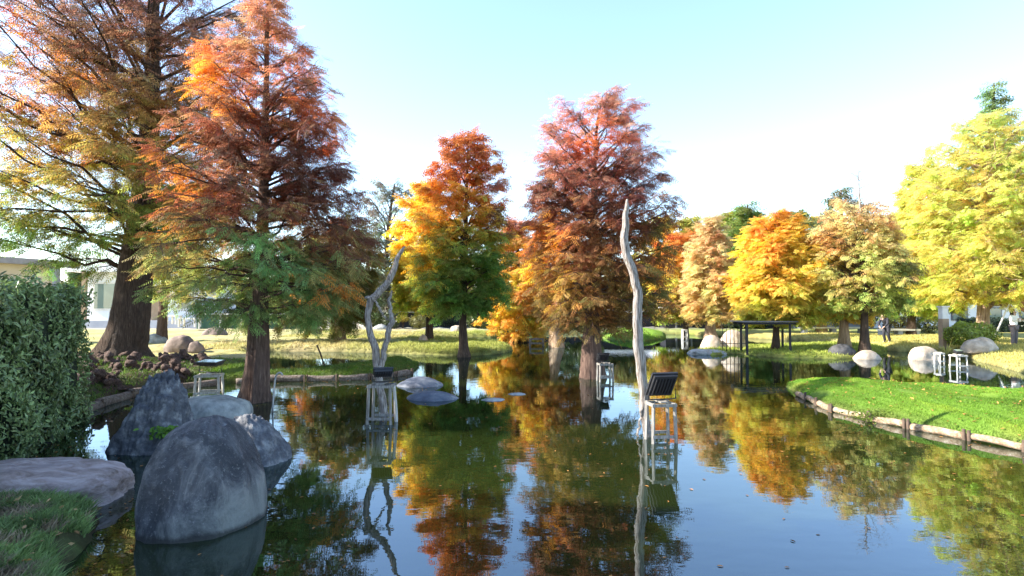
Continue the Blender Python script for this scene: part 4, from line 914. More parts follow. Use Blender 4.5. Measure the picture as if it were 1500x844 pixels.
# centre
c = G(888, 560, 0) + (0, 0.2, 0)
lamp_stand('grey wooden lamp stand against the trunk of the purple red cypress', c, 0.38, 0.34, 0.50, 'stand', rz=0.1, rail=0.12)
floodlight('small black floodlight on the stand against the purple red cypress', c + (-0.05, 0, 0.525), 0.34, 0.22, math.radians(-60), math.radians(10), arm=0.14)
# left, behind the slab
c = G(299, 584, 0) + (0, 0.2, 0)
lamp_stand('low whitewashed lamp stand behind the flat topped slab', c, 0.52, 0.42, 0.52, 'stand_white', rz=0.25, rail=0.12)
floodlight('wide thin black floodlight lying flat above the low whitewashed stand', c + (0.0, 0.05, 0.545), 0.55, 0.30, math.radians(8), math.radians(-12), arm=0.22)
# right bank stands
c = G(1404, 540, 0); lamp_stand('small white lamp stand in the water at the right, nearer the tan bank', c, 0.36, 0.34, 0.46, 'stand_white', rail=0.1)
floodlight('little black floodlight on the right white stand by the tan bank', c + (0, 0, 0.485), 0.24, 0.16, math.radians(20), 0.1, arm=0.08)
c = G(1376, 533, 0); lamp_stand('small white lamp stand in the water beside the blocky cream rock', c, 0.22, 0.22, 0.40, 'stand_white', rail=0.1, rz=0.3)
c = G(1003, 497, 0); lamp_stand('tiny white lamp stand in the far water below the low yellow tree', c, 0.30, 0.3, 0.62, 'stand_white', rail=0.15, t=0.08)
c = G(786, 507, 0); lamp_stand('tiny tan lamp stand in the far water left of the pale shredded trunk', c, 0.75, 0.5, 0.40, 'stand', rail=0.15, t=0.07)

# ------------------------------------------------------------------ log edging
def edging(pts, seglen, r, mat, label, glabel, stake_label, seed=1, gaps=(), zc=0.05, stakes=True, top=0.14):
    rg = np.random.default_rng(seed); P = np.array([G(*p)[:2] for p in pts]); dl = np.r_[0, np.cumsum(np.linalg.norm(np.diff(P, axis=0), axis=1))]
    s = 0.0; k = 0; ctr = 0.0
    while s < dl[-1] - 0.3:
        L_ = seglen * rg.uniform(0.75, 1.25); a = np.array([np.interp(s + 0.015, dl, P[:, i]) for i in (0, 1)]); b = np.array([np.interp(min(s + L_, dl[-1]) - 0.05, dl, P[:, i]) for i in (0, 1)])
        if k not in gaps and np.linalg.norm(b - a) > 0.2:
            n = 9; t = np.linspace(0, 1, n)[:, None]; z = zc + rg.normal(0, 0.01)
            pts3 = np.column_stack([a + (b - a) * t, z + 0.012 * np.sin(t[:, 0] * 5 + k)]); c3 = pts3[n // 2]
            m_ = MB(); m_.tube(pts3, r * rg.uniform(0.88, 1.1), n=12, lump=0.025, seed=seed * 50 + k)
            o = m_.build('edging_log', M[mat], origin=c3, loc=c3); tag(o, label, 'log', glabel)
            if stakes:
                d = (b - a) / np.linalg.norm(b - a); nr = np.array([d[1], -d[0]]); nr = nr if landdist((b + nr * .15)[None])[0][0] < landdist((b - nr * .15)[None])[0][0] else -nr
                q = b + nr * (r * 0.9)
                for j in range(1 if rg.random() < .4 else 2):
                    qq = q + d * (0.02 + 0.07 * j); m_ = MB(); m_.tube([[0, 0, -0.4], [0, 0, 0], [rg.normal(0, .008), 0, top + rg.uniform(0, .05)]], [0.027, 0.027, 0.025], n=8, lump=.03, seed=k)
                    o = m_.build('edging_stake', M['stake'], loc=(qq[0], qq[1], 0)); tag(o, stake_label, 'stake', glabel.replace('logs', 'stakes'))
        s += L_; k += 1
edging([(1168, 580), (1190, 590), (1215, 602), (1250, 611), (1290, 620), (1380, 637), (1500, 661), (1560, 674)], 0.78, 0.056, 'log', 'pale peeling log lying along the water edge of the bright green lawn', 'edging logs of the bright green lawn', 'short brown stake holding the logs of the bright green lawn', seed=2, gaps=())
edging([(345, 562), (400, 559), (480, 558), (560, 555), (600, 548)], 0.95, 0.10, 'log_dark', 'dark grey log along the water edge of the shaded grass spit', 'edging logs of the shaded grass spit', 'dark stake holding the logs of the shaded grass spit', seed=3)
edging([(100, 614), (150, 594), (210, 576), (270, 568), (340, 563)], 1.1, 0.10, 'log_dark', 'dark brown log along the foot of the left bank below the knees', 'edging logs of the left bank', 'dark stake at the foot of the left bank', seed=4)

# ------------------------------------------------------------------ buildings and structures
def box_obj(name, mat, c, d, root, rz=0.0, org=(0, 0, 0)):
    m_ = MB(); m_.box(np.array(c) - org, d, rz=rz); return m_.build(name, M[mat], root, smooth=False)
def pxbox(px0, px1, py0, py1, Y, thick):
    a = at(px0, py1, Y); b = at(px1, py0, Y); return ((a[0] + b[0]) / 2, Y + thick / 2, (a[2] + b[2]) / 2), (b[0] - a[0], thick, b[2] - a[2])
# white building at left
Y0 = 50.0; root = empty('white_building', (at(200, 470, Y0)[0], Y0, 0.3), 'low white building with large windows and overhanging flat roof behind the thick left trunk', 'building'); O = np.array(root.location)
c, d = pxbox(124, 290, 398, 484, Y0, 7); box_obj('wall', 'white', c, d, root, org=O)
c, d = pxbox(98, 306, 388, 398, Y0 - 1.2, 9.5); box_obj('roof', 'white', c, d, root, org=O)
for (x0, x1, y0, y1) in ((138, 174, 416, 452), (262, 284, 420, 452)):
    c, d = pxbox(x0, x1, y0, y1, Y0 - 0.08, 0.07); f = box_obj('window', 'stone_white', c, (d[0] + .3, d[1], d[2] + .3), root, org=O); box_obj('pane', 'glass', (c[0], c[1] - .05, c[2]), (d[0], .03, d[2]), f, org=O)
c, d = pxbox(221, 240, 420, 470, Y0 - 0.08, 0.07); dd = box_obj('door', 'doorbrown', c, d, root, org=O); box_obj('handle', 'metal', (c[0] + d[0] * .35, c[1] - .06, c[2]), (.05, .05, .3), dd, org=O)
c, d = pxbox(124, 290, 470, 484, Y0 - 1.5, 1.45); box_obj('step', 'greywall', c, d, root, org=O)
c, d = pxbox(118, 126, 396, 470, Y0 - 1.2, .25); box_obj('pillar', 'doorbrown', c, d, root, org=O)
# pavilion with beige wall, far left
Y0 = 27.0; root = empty('pavilion', (at(0, 470, Y0)[0], Y0, 0.3), 'beige pavilion with grey roof beam rising behind the hedge', 'pavilion'); O = np.array(root.location)
c, d = pxbox(-160, 72, 381, 500, Y0 + .3, .3); box_obj('wall', 'beige', c, d, root, org=O)
m_ = MB(); a = at(-160, 368, Y0); b = at(86, 384, Y0)
m_.add([(a[0], Y0 - .5, a[2] - .22), (b[0], Y0 - .5, b[2] - .22), (b[0], Y0 + 1.3, b[2] - .22), (a[0], Y0 + 1.3, a[2] - .22), (a[0], Y0 - .5, a[2] + .12), (b[0], Y0 - .5, b[2] + .06), (b[0], Y0 + 1.3, b[2] + .06), (a[0], Y0 + 1.3, a[2] + .12)], q=[[0,3,2,1],[4,5,6,7],[0,1,5,4],[1,2,6,5],[2,3,7,6],[3,0,4,7]])
m_.build('roof', M['roofgrey'], root, origin=O, smooth=False)
c, d = pxbox(74, 82, 386, 500, Y0 - .1, .28); box_obj('post', 'greywall', c, d, root, org=O)
m_ = MB(); p0 = at(78, 398, Y0 - .1); p1 = at(66, 386, Y0 - .1); m_.tube([p0 - O, p1 - O], [.09, .09], n=4); m_.build('brace', M['greywall'], root, smooth=False)
# low dark hall at centre right with white upper wall
def hall(label, x0, x1, Y0, parts, thick=5, name='hall'):
    root = empty(name, (at((x0 + x1) / 2, 470, Y0)[0], Y0, 0.3), label, 'building'); O = np.array(root.location)
    for (nm, mt, a0, a1, y0, y1, fw) in parts:
        c, d = pxbox(a0, a1, y0, y1, Y0 - fw, thick + fw * 2); box_obj(nm, mt, c, d, root, org=O)
    return root, O
r_, O = hall('long low hall with black timber front and white fascia behind the pinkish tan cypress', 975, 1150, 49, [('wall', 'darkwall', 975, 1150, 462, 486, 0), ('fascia', 'white', 972, 1152, 448, 462, .4), ('roof', 'roofgrey', 970, 1154, 445, 448, .6)])
for i in range(7):
    c, d = pxbox(990 + i * 22, 992 + i * 22, 462, 481, 48.9, .1); box_obj('post', 'roofgrey', c, d, r_, org=O)
r_, O = hall('grey blue rendered low building behind the pergola and the dark green tree', 1155, 1275, 50, [('wall', 'greywall', 1155, 1275, 452, 480, 0), ('roof', 'white', 1152, 1278, 447, 452, .5), ('plinth', 'stone_white', 1155, 1275, 480, 483, .3)])
for (x0, x1) in ((1168, 1190), (1225, 1240)):
    c, d = pxbox(x0, x1, 460, 476, 49.9, .08); w_ = box_obj('window', 'roofgrey', c, (d[0] + .3, d[1], d[2] + .3), r_, org=O); box_obj('pane', 'glass', (c[0], c[1] - .05, c[2]), (d[0], .03, d[2]), w_, org=O)
r_, O = hall('long white rendered building at the right behind the lemon yellow trees', 1280, 1640, 50, [('wall', 'white', 1280, 1640, 438, 484, 0), ('roof', 'roofgrey', 1276, 1644, 434, 438, .5)])
for i in range(6):
    c, d = pxbox(1296 + i * 50, 1316 + i * 50, 452, 468, 49.9, .08); w_ = box_obj('window', 'roofgrey', c, (d[0] + .2, d[1], d[2] + .2), r_, org=O); box_obj('pane', 'glass', (c[0], c[1] - .05, c[2]), (d[0], .03, d[2]), w_, org=O)
r_, O = hall('dark low garden building behind the topiary and the orange topped cypress', 560, 960, 51, [('wall', 'darkwall', 560, 960, 458, 484, 0), ('fascia', 'white', 556, 964, 454, 458, .3)])
hedge_wall('hedge', 'long dark clipped hedge in front of the white building at the right', 'hedge', [at(1405, 480, 40)[:2], at(1600, 480, 40)[:2], at(1600, 480, 41.2)[:2], at(1405, 480, 41.2)[:2]], 0.3, 1.25, 7000, 0.16, (0.03, 0.05, 0.025), seed=50)
# green board fence at left
Y0 = 47; root = empty('board_fence', (at(330, 475, Y0)[0], Y0, .3), 'low dark green board fence with white cap, right of the white building', 'fence'); O = np.array(root.location)
c, d = pxbox(288, 450, 461, 482, Y0, .08); box_obj('board_panel', 'green_board', c, d, root, org=O)
c, d = pxbox(287, 451, 459.5, 461, Y0 - .03, .16); box_obj('cap_rail', 'stone_white', c, d, root, org=O)
for i in range(6):
    c, d = pxbox(290 + i * 31, 292.5 + i * 31, 459, 482, Y0 - .14, .12); box_obj('post', 'stone_white', c, d, root, org=O)
# white garden tables
def table(label, px0, px1, py0, py1, Y, mat='stone_white', name='garden_table', cat='table', leg=0.12, group=None):
    a = at(px0, py1, Y); b = at(px1, py0, Y); w = b[0] - a[0]; h = b[2] - a[2]
    root = empty(name, ((a[0] + b[0]) / 2, Y, a[2]), label, cat, group)
    m_ = MB(); m_.box((0, 0, h - .05), (w, .9, .1)); m_.build('tabletop', M[mat], root, smooth=False)
    for sx in (-1, 1):
        for sy in (-1, 1):
            m_ = MB(); m_.box((sx * (w / 2 - leg * .7), sy * .36, (h - .1) / 2), (leg, leg, h - .1)); m_.build('leg', M[mat], root, smooth=False)
    return root
table('larger white stone table on the paving before the white building', 264, 291, 466, 479, 44)
table('smaller white stone bench left of the larger white table', 247, 263, 462, 475, 46)
table('weathered wooden bench on the far bank left of the pale olive trunk', 465, 494, 482, 493, 38, mat='timber', name='bench', cat='bench')
# pergola
Bp = G(1131, 513, 0.25); root = empty('pergola', Bp, 'small black flat topped pergola on the island under the golden yellow cypress', 'pergola'); Yp = Bp[1]; O = Bp
for (x, dy) in ((1094, 0), (1103, 1.3), (1157, 0), (1167, 1.3)):
    t = at(x, 474, Yp); m_ = MB(); m_.box((t[0] - O[0], dy, (t[2] - O[2]) / 2 - .1), (.075, .075, t[2] - O[2] + .2)); m_.build('post', M['darkwall'], root, smooth=False)
a, b = at(1088, 472, Yp), at(1168, 472, Yp)
m_ = MB(); m_.box(((a[0] + b[0]) / 2 - O[0], .65, a[2] - O[2] + .02), (b[0] - a[0], 1.5, .05)); m_.build('roof', M['roofgrey'], root, smooth=False)
for i in range(3):
    m_ = MB(); m_.box(((a[0] + b[0]) / 2 - O[0], .05 + i * .6, a[2] - O[2] - .06), (b[0] - a[0] - .1, .06, .08)); m_.build('beam', M['darkwall'], root, smooth=False)
# thin wire fence on island (posts)
Bf = G(1080, 513, .2); root = empty('rod_fence', Bf, 'row of thin dark rods joined by rails, left of the pergola by the cream boulders', 'fence')
for i in range(7):
    m_ = MB(); x = -0.45 + i * .17; m_.tube([[x, 0.5, -.1], [x, .5, 1.05]], [.015, .015], n=5); m_.build('rod', M['black'], root)
m_ = MB(); m_.box((.06, .5, 1.07), (1.2, .04, .04)); m_.build('rail', M['black'], root, smooth=False)
m_ = MB(); m_.box((.06, .525, .25), (1.2, .02, .03)); m_.build('rail', M['black'], root, smooth=False)
# right: post/pillars and low wall
Bq = G(1383, 507, .35); root = empty('gate_pillar', Bq, 'slim square pillar, white above and brown below, left of the bright green bush', 'pillar')
m_ = MB(); m_.box((0, 0, .55), (.28, .28, 1.3)); m_.build('shaft', M['doorbrown'], root, smooth=False)
m_ = MB(); m_.box((0, 0, 1.45), (.26, .26, .5)); m_.build('upper_shaft', M['stone_white'], root, smooth=False)
m_ = MB(); m_.box((0, 0, 1.73), (.34, .34, .06)); m_.build('cap', M['stone_white'], root, smooth=False)
for (x0, x1, py, Yv, lb) in ((1170, 1270, 494, 40, 'long low pale stone curb bench on the far bank behind the pale trunk'), (1288, 1345, 497, 36, 'low pale stone curb behind the bending person')):
    a, b = at(x0, py, Yv), at(x1, py, Yv); g = .3; r_ = empty('stone_bench', ((a[0] + b[0]) / 2, Yv, g), lb, 'bench')
    m_ = MB(); m_.box((0, 0, .38), (b[0] - a[0], .5, .1)); m_.build('seat', M['stone_white'], r_, smooth=False)
    for s in (-.42, 0, .42): m_ = MB(); m_.box((s * (b[0] - a[0]), 0, .15), (.3, .4, .36)); m_.build('leg', M['greywall'], r_, smooth=False)

# ------------------------------------------------------------------ people
def skin_mesh(name, verts, edges, radii, mat, parent, root_i=0, sub=2):
    me = bpy.data.meshes.new(name); me.from_pydata([tuple(map(float, v)) for v in verts], edges, []); me.update()
    o = bpy.data.objects.new(name, me); C.objects.link(o); o.parent = parent
    md = o.modifiers.new('Skin', 'SKIN'); md.use_smooth_shade = True
    lay = me.skin_vertices[0].data if len(me.skin_vertices) else None
    if lay is None:
        bm = bmesh.new(); bm.from_mesh(me); bm.verts.layers.skin.verify(); bm.to_mesh(me); bm.free(); lay = me.skin_vertices[0].data
    for i, r in enumerate(radii):
        lay[i].radius = (r, r) if not isinstance(r, tuple) else r; lay[i].use_root = (i == root_i)
    s = o.modifiers.new('Sub', 'SUBSURF'); s.levels = sub; s.render_levels = sub
    me.materials.append(M[mat]); return o
def person(label, B, rz, J, mats, hairlong, coat=True):
    """J: dict of joints local; x right, facing -y"""
    root = empty('person', B, label, 'person', None, rz)
    names = ['pelvis', 'waist', 'chest', 'neck', 'hl', 'kl', 'al', 'tl', 'hr', 'kr', 'ar', 'tr', 'sl', 'el', 'wl', 'sr', 'er', 'wr', 'head', 'crown']
    V = [J[n] for n in names]; ix = {n: i for i, n in enumerate(names)}
    E = [('pelvis', 'waist'), ('waist', 'chest'), ('chest', 'neck'), ('pelvis', 'hl'), ('hl', 'kl'), ('kl', 'al'), ('al', 'tl'), ('pelvis', 'hr'), ('hr', 'kr'), ('kr', 'ar'), ('ar', 'tr'), ('chest', 'sl'), ('sl', 'el'), ('el', 'wl'), ('chest', 'sr'), ('sr', 'er'), ('er', 'wr'), ('neck', 'head'), ('head', 'crown')]
    rad = dict(pelvis=.12, waist=.105, chest=.12, neck=.048, hl=.085, kl=.055, al=.036, tl=.035, hr=.085, kr=.055, ar=.036, tr=.035, sl=.052, el=.038, wl=.026, sr=.052, er=.038, wr=.026, head=.075, crown=.07)
    # hands with fingers as short chains
    V = list(map(np.array, V)); EE = [(ix[a], ix[b]) for a, b in E]; RR = [rad[n] for n in names]
    for w, e in (('wl', 'el'), ('wr', 'er')):
        d = J[w] - J[e]; d = d / np.linalg.norm(d); side = np.cross(d, [0, 0, 1.]); side = side / (np.linalg.norm(side) + 1e-6)
        V.append(J[w] + d * .07); RR.append(.026); pi = len(V) - 1; EE.append((ix[w], pi))
        for k in range(4):
            f = V[pi] + side * (.018 * (k - 1.5)) + d * (.055 + .012 * (1 - abs(k - 1.5))) + np.array([0, 0, -.012]); V.append(f); RR.append(.0085); EE.append((pi, len(V) - 1))
        f = J[w] + d * .06 + side * .05; V.append(f); RR.append(.0095); EE.append((ix[w], len(V) - 1))
    body = skin_mesh('body', V, EE, RR, 'skin', root)
    h = J['head']; u = J['crown'] - J['neck']; u = u / np.linalg.norm(u); fw = np.array([0, -1, 0.]) ; fw = fw - (fw @ u) * u; fw /= np.linalg.norm(fw); sdv = np.cross(fw, u)
    mid = (J['head'] + J['crown']) / 2
    def blob(nm, c, r, mat, par):
        bm = bmesh.new(); bmesh.ops.create_icosphere(bm, subdivisions=2, radius=1)
        for v in bm.verts: v.co = Vector(c) + Vector(sdv) * v.co.x * r[0] + Vector(fw) * v.co.y * r[1] + Vector(u) * v.co.z * r[2]
        me = bpy.data.meshes.new(nm); bm.to_mesh(me); bm.free(); me.materials.append(M[mat]); o = bpy.data.objects.new(nm, me); C.objects.link(o); o.parent = par; return o
    for s in (-1, 1): blob('eye', mid + fw * .068 + sdv * .03 * s, (.012, .008, .008), 'hair', body)
    blob('nose', mid + fw * .082 - u * .02, (.011, .014, .022), 'skin', body); blob('mouth', mid + fw * .072 - u * .055, (.022, .008, .007), 'banner', body)
    for s in (-1, 1): blob('ear', mid + sdv * .078 * s - u * .01, (.01, .016, .026), 'skin', body)
    hv = [mid + u * .075 + fw * .02, mid + u * .06 - fw * .045, mid - u * .02 - fw * .065]; hr = [.062, .075, .07]
    if hairlong: hv += [mid - u * .16 - fw * .075, mid - u * .30 - fw * .08]; hr += [.075, .045]
    skin_mesh('hair', hv, [(i, i + 1) for i in range(len(hv) - 1)], hr, 'hair', root, 0)
    if hairlong:
        for s in (-1, 1):
            hv = [mid + u * .05 + sdv * .06 * s - fw * .02, mid - u * .06 + sdv * .085 * s - fw * .0, mid - u * .2 + sdv * .085 * s + fw * .03]
            skin_mesh('hair', hv, [(0, 1), (1, 2)], [.04, .038, .022], 'hair', root, 0)
    tn = ['pelvis', 'waist', 'chest', 'neck2', 'sl', 'el', 'wl2', 'sr', 'er', 'wr2']
    K = dict(J); K['neck2'] = J['chest'] + (J['neck'] - J['chest']) * .7; K['wl2'] = J['el'] + (J['wl'] - J['el']) * .93; K['wr2'] = J['er'] + (J['wr'] - J['er']) * .93
    ti = {n: i for i, n in enumerate(tn)}
    skin_mesh('jacket', [K[n] for n in tn], [(ti[a], ti[b]) for a, b in (('pelvis', 'waist'), ('waist', 'chest'), ('chest', 'neck2'), ('chest', 'sl'), ('sl', 'el'), ('el', 'wl2'), ('chest', 'sr'), ('sr', 'er'), ('er', 'wr2'))],
              [.15, .14, .15, .075, .078, .062, .045, .078, .062, .045], mats[0], root)
    ln = ['pelvis', 'hl', 'kl', 'al', 'hr', 'kr', 'ar']; li = {n: i for i, n in enumerate(ln)}
    K['pelvis'] = J['pelvis'] + np.array([0, 0, -.03])
    skin_mesh('trousers', [K[n] for n in ln], [(li[a], li[b]) for a, b in (('pelvis', 'hl'), ('hl', 'kl'), ('kl', 'al'), ('pelvis', 'hr'), ('hr', 'kr'), ('kr', 'ar'))], [.135, .105, .078, .062, .105, .078, .062], mats[1], root)
    for a, t in (('al', 'tl'), ('ar', 'tr')):
        skin_mesh('shoe', [J[a] + [0, .03, -.01], J[t] + [0, 0, 0]], [(0, 1)], [.05, .042], 'black', root)
    return root
v3 = lambda *a: np.array(a, float)
stand = dict(pelvis=v3(0, 0, .88), waist=v3(0, 0, 1.03), chest=v3(0, .01, 1.24), neck=v3(0, .0, 1.39), hl=v3(-.09, 0, .82), kl=v3(-.10, -.01, .46), al=v3(-.11, .02, .08), tl=v3(-.12, -.12, .04),
             hr=v3(.09, 0, .82), kr=v3(.10, -.02, .46), ar=v3(.11, .01, .08), tr=v3(.12, -.13, .04), sl=v3(-.17, .01, 1.31), el=v3(-.30, -.10, 1.12), wl=v3(-.16, -.26, 1.20),
             sr=v3(.17, .01, 1.31), er=v3(.28, -.10, 1.10), wr=v3(.08, -.28, 1.16), head=v3(0, -.01, 1.47), crown=v3(0, -.01, 1.57))
B = G(1486, 506, .36); B[2] = gz(B[0], B[1])
person('person with long dark hair, white jacket and dark trousers, hands raised to chest', B, 0.35, stand, ('cloth_white', 'cloth_grey'), True)
bend = dict(pelvis=v3(0, .05, .84), waist=v3(.02, -.02, .98), chest=v3(.02, -.20, 1.13), neck=v3(.02, -.30, 1.25), hl=v3(-.09, .05, .79), kl=v3(-.10, -.08, .45), al=v3(-.11, .05, .08), tl=v3(-.12, -.10, .04),
            hr=v3(.09, .05, .79), kr=v3(.11, -.10, .45), ar=v3(.13, .04, .08), tr=v3(.14, -.11, .04), sl=v3(-.15, -.22, 1.17), el=v3(-.20, -.32, .93), wl=v3(-.10, -.42, .80),
            sr=v3(.17, -.22, 1.17), er=v3(.22, -.30, .93), wr=v3(.10, -.42, .78), head=v3(.02, -.37, 1.31), crown=v3(.02, -.43, 1.39))
B = G(1299, 501, .34); B[2] = gz(B[0], B[1])
person('person dressed all in black bending forward beside the trunk of the spired tree', B, -1.05, bend, ('cloth_dark', 'cloth_dark'), False)
# parasol pole and canvas by the person
B = G(1462, 508, .36); Yv = B[1] + 1.0; root = empty('banner_pole', (at(1450, 486, Yv)[0], Yv, .36), 'long white slanting pole with brown canvas at its top, beside the person in white', 'banner'); O = np.array(root.location)
m_ = MB(); p0, p1 = at(1454, 500, Yv), at(1484, 432, Yv); m_.tube([p0 - O, (p0 + p1) / 2 - O, p1 - O], [.035, .035, .035], n=8); m_.build('pole', M['stone_white'], root)
m_ = MB(); q = [at(1483, 434, Yv) - O, at(1510, 430, Yv) - O, at(1510, 462, Yv) - O, at(1490, 452, Yv) - O]
m_.add([p + [0, -.02, 0] for p in q] + [p + [0, .02, 0] for p in q], q=[[0, 1, 2, 3], [7, 6, 5, 4], [0, 4, 5, 1], [1, 5, 6, 2], [2, 6, 7, 3], [3, 7, 4, 0]]); m_.build('canvas', M['banner'], root, smooth=False)

# ------------------------------------------------------------------ grass and fallen leaves
def grass(label, region, n, hgt, w, colf, seed, cond=None, lean=0.35):
    rng = np.random.default_rng(seed); P = []
    x0, x1, y0, y1 = region; tot = 0
    while tot < n:
        p = np.column_stack([rng.uniform(x0, x1, n), rng.uniform(y0, y1, n)]); d, rg_ = landdist(p)
        px = CX + p[:, 0] / p[:, 1] * F
        k = (d > 0.03) & (px > -60) & (px < 1560) & (vnoise(np.column_stack([p, np.zeros(n)]), 1.5, seed) > -1.0)
        if cond is not None: k &= cond(p, d, rg_)
        p = p[k]; P.append(p); tot += len(p)
        if k.sum() < 5: break
    P = np.concatenate(P)[:n]; n = len(P); z = gheight(P); d, rg_ = landdist(P)
    B = np.column_stack([P, z - 0.01]); a = rng.uniform(0, 6.28, n); h = hgt * rng.uniform(0.5, 1.4, n)
    sd = np.column_stack([np.cos(a), np.sin(a), np.zeros(n)]) * (w * rng.uniform(.7, 1.3, n))[:, None] / 2
    b = rng.uniform(0, 6.28, n); ln = np.column_stack([np.cos(b), np.sin(b), np.zeros(n)]) * (h * lean * rng.uniform(.2, 1.8, n))[:, None]
    up = np.column_stack([np.zeros(n), np.zeros(n), h])
    v = np.stack([B - sd, B + sd, B + up * .6 + ln * .4 + sd * .7, B + up * .6 + ln * .4 - sd * .7, B + up + ln], 1)
    base = (np.arange(n) * 5)[:, None]
    P3_ = np.column_stack([P, np.zeros(n)])
    cl = colf(P, d, rg_, P3_) * (1 + 0.22 * rng.standard_normal(n))[:, None]
    m_ = MB(); m_.add(v.reshape(-1, 3), q=base + [0, 1, 2, 3], t=base + [3, 2, 4], c=np.clip(np.repeat(cl, 5, 0), .005, .9))
    return tag(m_.build('grass', M['grass'], smooth=False), label, 'grass', kind='stuff')
gcf = lambda P, d, r, P3_: ground_colour(P, d, r, P3_) * 1.25 + np.array([0, 0.01, 0])
grass('short bright green lawn grass on the right island bank', (4, 16, 5.5, 18), 110000, 0.028, 0.009, gcf, 1, lambda p, d, r: r == 1)
grass('grass on the spit, its shade put into the dark green', (-8.6, -1, 13.5, 26), 42000, 0.055, 0.016, gcf, 2, lambda p, d, r: (r == 0) & (p[:, 1] < 26))
grass('long rank grass on the nearest left bank', (-6, -2.2, 3.4, 6.2), 17000, 0.075, 0.013, lambda P, d, r, q: np.where((vnoise(q, 5, 1) > .25)[:, None], np.array([.26, .21, .14]), np.array([0.15, 0.22, 0.075])) * (1 + .45 * vnoise(q, 4, 3))[:, None], 3, lambda p, d, r: (r == 0) & (p[:, 1] < 5.9), lean=0.9)
grass('mossy weeds on the left bank among the knees', (-15, -5, 9.5, 19.5), 12000, 0.085, 0.02, lambda P, d, r, q: np.array([0.08, 0.13, 0.03]) * (1 + .4 * vnoise(q, 3, 3))[:, None], 4, lambda p, d, r: (r == 0) & (vnoise(np.column_stack([p, p[:, 0] * 0]), 2.2, 7) > -0.3), lean=0.8)
grass('sunlit yellow green grass on the far bank strip', (-14, 2, 24, 42), 36000, 0.10, 0.03, gcf, 5, lambda p, d, r: (r == 0) & (d < 3))
grass('sunlit grass on the pergola island and the right bank', (6, 27, 16, 38), 36000, 0.09, 0.028, gcf, 6, lambda p, d, r: (r != 1))
# ivy / weeds hanging in the log gap
rg = np.random.default_rng(77)
P = G(1285, 619, 0)[:3] + rg.normal(0, 1, (420, 3)) * [.22, .08, .05] + [0, .05, .1]; P = P[P[:, 2] > 0.0]
root = empty('weed_clump', G(1285, 619, 0), 'straggly weed clump in the gap between the edging logs of the green lawn', 'plant')
m_ = MB(); leaf_cloud(m_, P, np.tile([0, -.6, .8], (len(P), 1)), np.full(len(P), .05), np.array([.12, .16, .03]) * rg.uniform(.6, 1.5, (len(P), 1)), rg)
m_.build('leaves', M['grass'], root, origin=G(1285, 619, 0), smooth=False)
# floating leaves
n = 2200; p = np.column_stack([rg.uniform(-7, 9, n * 3), rg.uniform(4, 22, n * 3)]); d, _ = landdist(p); p = p[(d < -0.05) & (rg.random(n * 3) < np.where(d > -0.6, .85, .10 + .35 * (vnoise(np.column_stack([p, p[:, 0] * 0]), 0.8, 2) > .55)))][:n]
P = np.column_stack([p, np.full(len(p), 0.004)])
m_ = MB(); leaf_cloud(m_, P, np.tile([0, 0, 1.], (len(P), 1)), np.full(len(P), .045), np.array([.28, .13, .04]) * rg.uniform(.4, 1.6, (len(P), 1)), rg, aspect=.35, tilt=0.05)
tag(m_.build('floating_leaves', M['fallen'], smooth=False), 'tiny fallen leaves floating on the pond', 'leaves', kind='stuff')
# leaf litter on the nearest bank
p = np.column_stack([rg.uniform(-6, -2.4, 1500), rg.uniform(3.6, 5.8, 1500)]); d, _ = landdist(p); p = p[d > 0.02][:420]; P = np.column_stack([p, gheight(p) + 0.045])
m_ = MB(); leaf_cloud(m_, P, np.tile([0, 0, 1.], (len(P), 1)), np.full(len(P), .055), np.array([.42, .26, .13]) * rg.uniform(.35, 1.5, (len(P), 1)), rg, aspect=.45, tilt=0.6)
tag(m_.build('fallen_leaves', M['fallen'], smooth=False), 'dry brown leaves caught in the grass of the nearest bank', 'leaves', kind='stuff')
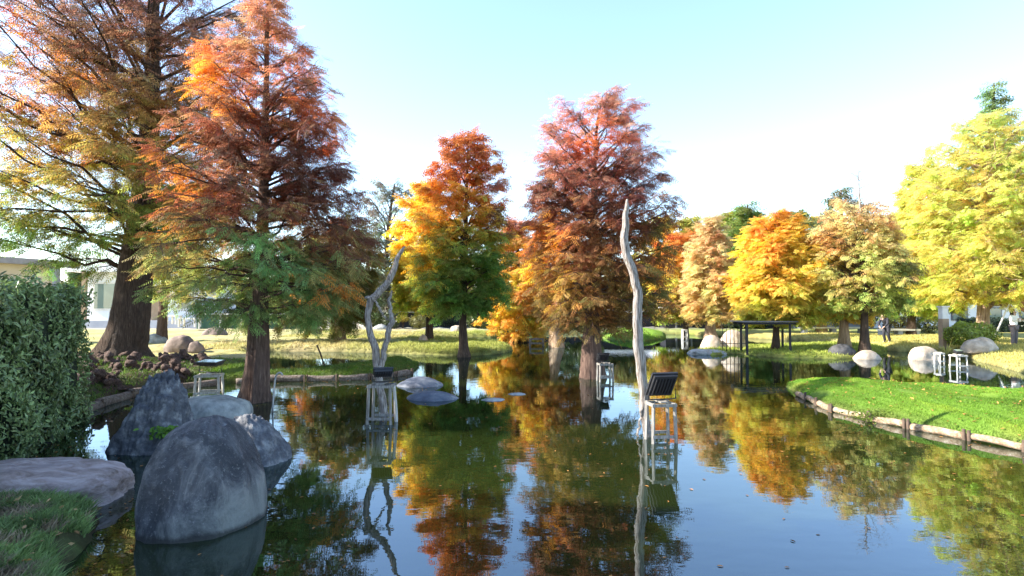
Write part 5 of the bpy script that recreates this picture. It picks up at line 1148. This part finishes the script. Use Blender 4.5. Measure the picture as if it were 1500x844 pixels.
# fallen leaves on ground
n = 6000; p = np.column_stack([rg.uniform(-16, 24, n), rg.uniform(4, 34, n)]); p = np.concatenate([p, np.column_stack([rg.uniform(5, 13, 700), rg.uniform(7, 15, 700)])]); d, _ = landdist(p); p = p[d > 0.1]; P = np.column_stack([p, gheight(p) + 0.03])
m_ = MB(); leaf_cloud(m_, P, np.tile([0, 0, 1.], (len(P), 1)), np.full(len(P), .06), np.array([.34, .17, .05]) * rg.uniform(.4, 1.6, (len(P), 1)), rg, aspect=.4, tilt=0.5)
tag(m_.build('fallen_leaves', M['fallen'], smooth=False), 'rust coloured fallen leaves scattered over the banks', 'leaves', kind='stuff')

# ------------------------------------------------------------------ light, sky, camera
EL, AZ = 32.0, -94.0     # azimuth from +Y towards +X
EXPO, SKY, SUN = 2.35, 0.105, 3.7
w = bpy.data.worlds.new('World'); bpy.context.scene.world = w; w.use_nodes = True; nt = w.node_tree
bg = nt.nodes['Background']; sky = nt.nodes.new('ShaderNodeTexSky'); sky.sky_type = 'NISHITA'; sky.sun_disc = False
sky.sun_elevation = math.radians(EL); sky.sun_rotation = math.radians(AZ); sky.air_density = 1.0; sky.dust_density = 0.3; sky.ozone_density = 1.4
nt.links.new(sky.outputs[0], bg.inputs[0]); bg.inputs[1].default_value = SKY
sl = bpy.data.lights.new('sun', 'SUN'); sl.energy = SUN; sl.angle = math.radians(0.53); sl.color = (1.0, 0.93, 0.82)
so = bpy.data.objects.new('sun', sl); C.objects.link(so)
sd = Vector((math.sin(math.radians(AZ)) * math.cos(math.radians(EL)), math.cos(math.radians(AZ)) * math.cos(math.radians(EL)), math.sin(math.radians(EL))))
so.rotation_euler = (-sd).to_track_quat('-Z', 'Y').to_euler(); so.location = (0, 0, 30)
cam = bpy.data.cameras.new('camera'); cam.sensor_width = 36; cam.lens = F / 1500 * 36; cam.clip_end = 2000; cam.clip_start = 0.05
co = bpy.data.objects.new('camera', cam); C.objects.link(co); co.location = (0, 0, CAMZ); co.rotation_euler = (PI / 2 + PITCH, 0, 0)
sc = bpy.context.scene; sc.camera = co
sc.view_settings.view_transform = 'Standard'; sc.view_settings.look = 'None'; sc.view_settings.gamma = 1.0; sc.view_settings.use_curve_mapping = False
sc.view_settings.exposure = EXPO
sc.cycles.max_bounces = 8; sc.cycles.diffuse_bounces = 4; sc.cycles.glossy_bounces = 3; sc.cycles.transmission_bounces = 3; sc.cycles.use_denoising = True
